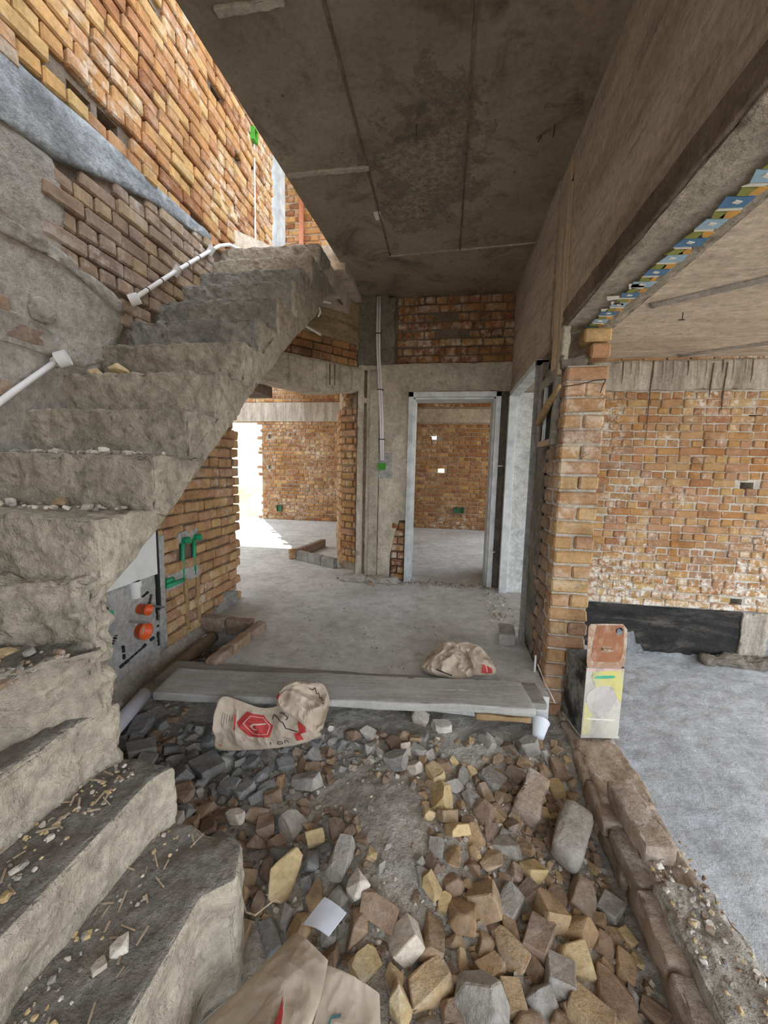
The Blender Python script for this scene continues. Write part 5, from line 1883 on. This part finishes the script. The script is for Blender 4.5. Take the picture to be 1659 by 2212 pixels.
d3 = sk2b.stroke('pale_print', [(0.55, 0.34), (0.62, 0.10)], 0.015, M['pinkline'], None, 1.0, 0.007)
d4 = sk2.stroke('black_lettering', [(0.38, 0.14), (0.48, 0.08), (0.60, 0.05)], 0.014, M['ink'], None, 1.0, 0.005)
reorigin([b2, b2b, d2, d3, d4], r2)
tag(r2, 'empty crumpled kraft paper sack on the hall floor behind the planks', 'paper sack')

# foreground sack: two folded sheets and a torn corner
sk3 = Sack([(-0.62, 0.66, -0.20), (-0.52, 0.75, -0.17), (-0.44, 0.84, -0.15), (-0.385, 0.925, -0.15)],
           [(-0.30, 0.55, -0.13), (-0.275, 0.66, -0.11), (-0.255, 0.78, -0.11), (-0.262, 0.87, -0.13)],
           lambda u: 0.035, (-0.05, -0.25, 0.96), 31, 0.012, 7)
r3 = empty('paper_sack', (-0.3, 0.8, -0.2))
q1 = sk3.build('paper_body', M['kraft'], None, 50, 34)
sk3b = Sack([(-0.30, 0.55, -0.19), (-0.28, 0.66, -0.18), (-0.268, 0.78, -0.17), (-0.27, 0.875, -0.155)],
            [(-0.085, 0.58, -0.21), (-0.09, 0.70, -0.20), (-0.105, 0.80, -0.19), (-0.118, 0.862, -0.185)],
            lambda u: 0.014, (0.12, -0.2, 0.97), 35, 0.010, 8)
q2 = sk3b.build('back_sheet', M['kraft'], None, 50, 30)
q3 = sk3b.stroke('teal_lettering', [(0.70, 0.38), (0.68, 0.24), (0.60, 0.20), (0.50, 0.24), (0.44, 0.34), (0.46, 0.42)], 0.012, M['teal'], None, 1.2, 0.005)
q4 = sk3b.stroke('teal_lettering', [(0.58, 0.38), (0.56, 0.40)], 0.014, M['teal'], None, 1.2, 0.005)
sk3c = Sack([(-0.47, 0.62, -0.13), (-0.42, 0.70, -0.115), (-0.375, 0.775, -0.115)],
            [(-0.30, 0.60, -0.08), (-0.315, 0.69, -0.085), (-0.345, 0.785, -0.105)],
            lambda u: 0.028 * (1 - u) + 0.006, (0, -0.2, 0.97), 39, 0.012, 9)
q5 = sk3c.build('torn_corner', M['kraft'], None, 34, 24)
q6 = sk3c.decal('red_print', [(0.55, 0.78), (0.86, 0.86), (0.70, 0.96), (0.50, 0.95)], M['red'], None, 0.004)
reorigin([q1, q2, q3, q4, q5, q6], r3)
tag(r3, 'flattened torn kraft paper sacks at the bottom of the picture', 'paper sack')


def sheet(name, quad, th, mat, label, cat):
    g = MB()
    up = (Vector(quad[1]) - Vector(quad[0])).cross(Vector(quad[2]) - Vector(quad[0])).normalized()
    if up.z < 0:
        up = -up
    n, m = 8, 8
    vs = []
    for s in (0, 1):
        for i in range(n + 1):
            for j in range(m + 1):
                u, v = i / n, j / m
                p = (Vector(quad[0]) * (1 - u) + Vector(quad[1]) * u) * (1 - v) + (Vector(quad[3]) * (1 - u) + Vector(quad[2]) * u) * v
                vs.append(p + up * (th * s + 0.004 * noise.noise(p * 14) + 0.006 * math.sin(math.pi * u)))
    st = (n + 1) * (m + 1)
    fs = []
    for i in range(n):
        for j in range(m):
            a = i * (m + 1) + j
            fs += [(a, a + 1, a + m + 2, a + m + 1), (st + a + m + 1, st + a + m + 2, st + a + 1, st + a)]
    rim = [i * (m + 1) for i in range(n + 1)] + [n * (m + 1) + j for j in range(1, m + 1)] + [i * (m + 1) + m for i in range(n - 1, -1, -1)] + [j for j in range(m - 1, 0, -1)]
    for k in range(len(rim)):
        a, b_ = rim[k], rim[(k + 1) % len(rim)]
        fs.append((a, b_, st + b_, st + a))
    g.add(vs, fs)
    o = g.build(name, mat)
    tag(o, label, cat)
    return o


sheet('plastic_scrap', [(-0.368, 0.962, -0.165), (-0.284, 0.947, -0.165), (-0.250, 1.022, -0.175), (-0.330, 1.049, -0.175)], 0.003, M['paper_white'], 'bluish white plastic scrap lying above the foreground sack', 'scrap')
sh = sheet('white_sheet', [(-0.62, 0.60, -0.215), (-0.47, 0.66, -0.20), (-0.455, 0.83, -0.185), (-0.56, 0.74, -0.205)], 0.003, M['paper_white'], 'pale grey sheet sticking out beneath the foreground sack', 'scrap')
g = MB()
g.tube([(-0.52, 0.745, -0.19), (-0.52, 0.745, -0.184)], 0.004, 10)
o = g.build('dark_spot', M['ink'], sh)
g = MB()
g.tube([(-0.60, 0.98, -0.18), (-0.575, 0.985, -0.155), (-0.55, 0.96, -0.16), (-0.515, 0.95, -0.15), (-0.49, 0.97, -0.14), (-0.475, 1.0, -0.15), (-0.46, 1.0, -0.155)], 0.0025, 6)
tag(g.build('twine', M['wood_pale']), 'brown loop of twine between the lowest step and the sack', 'twine')

# ------------------------------------------------------------------ pipes, conduits, boxes
def conduit(name, pts, label, discs, r=0.013):
    root = empty(name, pts[0])
    g = MB()
    g.tube(pts, r, 10)
    ps = [g.build('tube', M['pvc'], None, True)]
    for p, q, rr in discs:
        g = MB()
        g.tube([p, q], rr, 18)
        ps.append(g.build('flange', M['pvc'], None))
    for i in range(len(pts) - 1):
        a, b_ = Vector(pts[i]), Vector(pts[i + 1])
        if (b_ - a).length < 0.3:
            continue
        for t_ in (0.3, 0.62):
            c = a.lerp(b_, t_)
            d = (b_ - a).normalized() * 0.004
            g = MB()
            g.tube([c - d, c + d], r + 0.002, 10)
            ps.append(g.build('tie_wire', M['rebar'], None))
    reorigin(ps, root)
    tag(root, label, 'conduit')


XC = XL + 0.055
conduit('wall_conduit', [(XC, 1.05, 1.19), (XC, 1.343, 1.47), (XC, 1.56, 1.665)], 'lower white conduit with round end cap on the stair wall', [((XC + 0.0, 1.545, 1.652), (XC + 0.035, 1.565, 1.670), 0.034), ((XC, 1.548, 1.656), (XC, 1.53, 1.64), 0.020)])
conduit('wall_conduit', [(XC, 2.0, 2.10), (XC, 2.37, 2.425), (XC, 2.75, 2.745), (XC + 0.01, 2.85, 2.83), (XC + 0.03, 2.95, 2.89), (XC + 0.07, 3.05, 2.90), (XC + 0.12, 3.12, 2.87)], 'upper white conduit following the stair with three fittings',
        [((XC - 0.01, 1.99, 2.09), (XC + 0.03, 2.01, 2.11), 0.030), ((XC - 0.02, 2.37, 2.40), (XC + 0.02, 2.37, 2.45), 0.022), ((XC - 0.02, 2.75, 2.72), (XC + 0.02, 2.75, 2.77), 0.024)])
g = MB()
g.tube([(XL + 0.03, 3.49, 2.87), (XL + 0.03, 3.48, 3.4), (XL + 0.03, 3.485, 4.0)], 0.009, 8)
tag(g.build('thin_conduit', M['pvc']), 'thin upright cream conduit on the upper brick wall', 'conduit')


def box_open(name, c, s, dpt_, mat, label, axis):
    """open-fronted socket box; axis is the outward direction '+x' or '-y'"""
    g = MB()
    t_ = 0.006
    sx, sz = s
    for (a0, a1, z0, z1) in ((-sx, -sx + t_, -sz, sz), (sx - t_, sx, -sz, sz), (-sx + t_, sx - t_, -sz, -sz + t_), (-sx + t_, sx - t_, sz - t_, sz)):
        g.box(a0, a1, -dpt_, 0.004, z0, z1)
    g.box(-sx, sx, -0.001, 0.006, -sz, sz)
    o = g.build(name, mat)
    o.location = c
    if axis == '+x':
        o.rotation_euler = (0, 0, math.pi / 2)
    tag(o, label, 'socket box')


box_open('socket_box', (XL + 0.02, 3.47, 4.06), (0.035, 0.05), 0.04, M['green_box'], 'green box at the top of the thin upright conduit', '+x')
cc = empty('twin_conduit', (-0.69, YB - 0.08, 1.3))
ps = []
for dxx in (-0.011, 0.013):
    g = MB()
    yq = YB - 0.075
    g.tube([(-0.722 + dxx, yq, 2.90), (-0.722 + dxx, yq, 2.52), (-0.712 + dxx * .9, yq, 2.30), (-0.672 + dxx * .9, yq, 1.75), (-0.655 + dxx * .8, yq, 1.28)], 0.0105, 10)
    ps.append(g.build('tube', M['pvc'], None, True))
for z, x in ((2.55, -0.722), (2.0, -0.689), (1.5, -0.664)):
    g = MB()
    g.box(x - 0.028, x + 0.03, YB - 0.088, YB - 0.045, z - 0.004, z + 0.004)
    ps.append(g.build('clip', M['rebar'], None))
reorigin(ps, cc)
tag(cc, 'pair of pale conduits running down the concrete column', 'conduit')
box_open('socket_box', (-0.655, YB - 0.066, 1.22), (0.04, 0.035), 0.03, M['green_box'], 'bright green socket box under the twin conduits', '-y')
box_open('socket_box', (-3.664, YF - 0.02, 0.26), (0.06, 0.07), 0.04, M['green_dark'], 'dark green socket box low on the far sunlit room wall', '-y')
box_open('socket_box', (0.30, YK - 0.02, 0.40), (0.10, 0.06), 0.05, M['green_dark'], 'dark green socket box low on the wall behind the doorway', '-y')

# concealed cistern and its fittings under the stair
ci = empty('concealed_cistern', (XL + 0.05, 1.96, 0.45))
ps = []
g = MB()
g.box(XL + 0.0, XL + 0.055, 1.62, 2.095, 0.515, 1.0)
ps.append(g.build('tank_cover', M['cistern'], None, bevel=0.004))
g = MB()
g.tube([(XL + 0.045, 1.92, 0.52), (XL + 0.045, 1.92, 0.42)], 0.028, 16).tube([(XL + 0.045, 1.92, 0.52), (XL + 0.045, 1.92, 0.485)], 0.036, 16)
ps.append(g.build('flush_bend', M['cistern'], None))
g = MB()
g.box(XL + 0.02, XL + 0.048, 2.098, 2.118, 0.28, 0.78)
ps.append(g.build('frame_post', M['black'], None))
g = MB()
g.box(XL + 0.02, XL + 0.05, 1.705, 1.735, 0.36, 0.43)
ps.append(g.build('frame_foot', M['black'], None))
reorigin(ps, ci)
tag(ci, 'white concealed cistern set in the wall under the stair', 'cistern')


def outlet(c, r, ln, label):
    root = empty('orange_outlet', (c[0], c[1], c[2]))
    g = MB()
    n = 24
    prof = [(r, -0.02), (r, ln), (r * 1.13, ln + 0.002), (r * 1.13, ln + 0.014), (r * 0.92, ln + 0.014), (r * 0.88, 0.0), (0.0, 0.0)]
    vs, fs = [], []
    for rr, x in prof:
        for k in range(n):
            a = 2 * math.pi * k / n
            vs.append((x, rr * math.cos(a), rr * math.sin(a)))
    for i in range(len(prof) - 1):
        for k in range(n):
            fs.append((i * n + k, i * n + (k + 1) % n, (i + 1) * n + (k + 1) % n, (i + 1) * n + k))
    g.add(vs, fs)
    o = g.build('socket', M['orange'], root, True)
    tag(root, label, 'pipe')


outlet((XL + 0.03, 1.965, 0.335), 0.030, 0.05, 'smaller upper orange pipe outlet below the cistern')
outlet((XL + 0.03, 1.955, 0.205), 0.045, 0.035, 'larger lower orange pipe outlet below the cistern')
for y0, z0, y1, z1, lab in ((2.05, 0.33, 2.04, 0.325, 'steel stud right of the upper orange outlet'), (1.88, 0.29, 1.90, 0.285, 'steel stud between the two orange outlets')):
    g = MB()
    g.tube([(XL + 0.0, y0, z0), (XL + 0.14, y1, z1)], 0.007, 8)
    tag(g.build('threaded_stud', M['steel']), lab, 'stud')
vl = empty('water_pipes', (XL + 0.03, 2.45, 0.4))
ps = []
for y in (2.375, 2.50):
    g = MB()
    g.tube([(XL + 0.015, y, 0.40), (XL + 0.02, y - 0.003, 0.55), (XL + 0.022, y, 0.66)], 0.013, 10)
    ps.append(g.build('riser', M['green'], None, True))
    g = MB()
    g.tube([(XL + 0.0, y, 0.675), (XL + 0.07, y + 0.01, 0.68)], 0.020, 14).tube([(XL + 0.05, y, 0.675), (XL + 0.075, y + 0.01, 0.68)], 0.024, 14)
    ps.append(g.build('elbow', M['green'], None))
for z, e in ((0.44, 2.26), (0.405, 2.36)):
    g = MB()
    g.tube([(XL + 0.035, 2.185, z), (XL + 0.03, e, z - 0.005)], 0.015, 10)
    ps.append(g.build('branch', M['green'], None, True))
reorigin(ps, vl)
tag(vl, 'green water pipes with two open elbows in the brick wall', 'pipe')
g = MB()
g.tube([(XL + 0.06, 1.66, 0.40), (XL + 0.06, 1.71, 0.41)], 0.022, 12).tube([(XL + 0.06, 1.69, 0.41), (XL + 0.11, 1.69, 0.42)], 0.016, 12)
tag(g.build('pipe_elbow', M['green']), 'green pipe elbow at the edge of the stair by the cistern', 'pipe')

# orange downpipe on the upper storey
g = MB()
g.tube([(-1.97, 5.13, 3.6), (-1.97, 5.13, 4.76)], 0.032, 12)
b = g.build('downpipe', M['clay'], None, True)
tag(b, 'orange plastic pipe on the upper storey wall', 'pipe')

# leaning stick and wire on the pillar
g = MB()
g.tube([(0.565, 2.60, 1.50), (0.57, 2.50, 1.545), (0.575, 2.38, 1.60), (0.585, 2.24, 1.66)], [0.014, 0.022, 0.02, 0.012], 8)
b = g.bm()
roughen(b, 0.025, 0.005, 16, 3)
tag(from_bm('wooden_stick', b, M['wood_brown'], None, True), 'rough wooden stick jammed across the recess beside the pillar', 'stick')
g = MB()
g.tube([(0.60, 2.24, 1.655), (0.68, 2.235, 1.665), (0.76, 2.235, 1.685), (0.812, 2.235, 1.69)], 0.0025, 6)
g.tube([(0.812, 2.235, 1.69), (0.80, 2.235, 1.66), (0.79, 2.235, 1.62)], 0.0025, 6)
tag(g.build('binding_wire', M['rebar']), 'rusty binding wire stretched across the pillar bricks', 'wire')
# white cable ends by the pillar foot
g = MB()
g.tube([(0.59, 2.30, 0.06), (0.60, 2.25, 0.03), (0.60, 2.16, 0.02), (0.615, 2.10, 0.0), (0.63, 2.06, -0.03)], 0.0028, 6)
g.tube([(0.58, 2.32, 0.0), (0.582, 2.33, 0.10)], 0.006, 6)
tag(g.build('cable_end', M['pvc']), 'white cable end at the foot of the pillar', 'cable')
# pale splinters hanging from the landing edge
g = MB()
g.tube([(-1.0, 2.98, 2.41), (-0.985, 2.96, 2.37), (-0.99, 2.93, 2.33)], 0.007, 6)
tag(g.build('bent_pipe_end', M['pvc']), 'short bent white tube end poking from the stair side', 'pipe')
for a, b_, lab in (((-1.36, 3.50, 2.50), (-1.20, 3.62, 2.43), 'pale wood splinter hanging from the stained beam'), ((-1.35, 3.42, 2.70), (-1.10, 3.60, 2.70), 'pale batten stuck under the landing')):
    g = MB()
    g.tube([a, b_], 0.014, 5)
    tag(g.build('wood_splinter', M['tape_white']), lab, 'splinter')
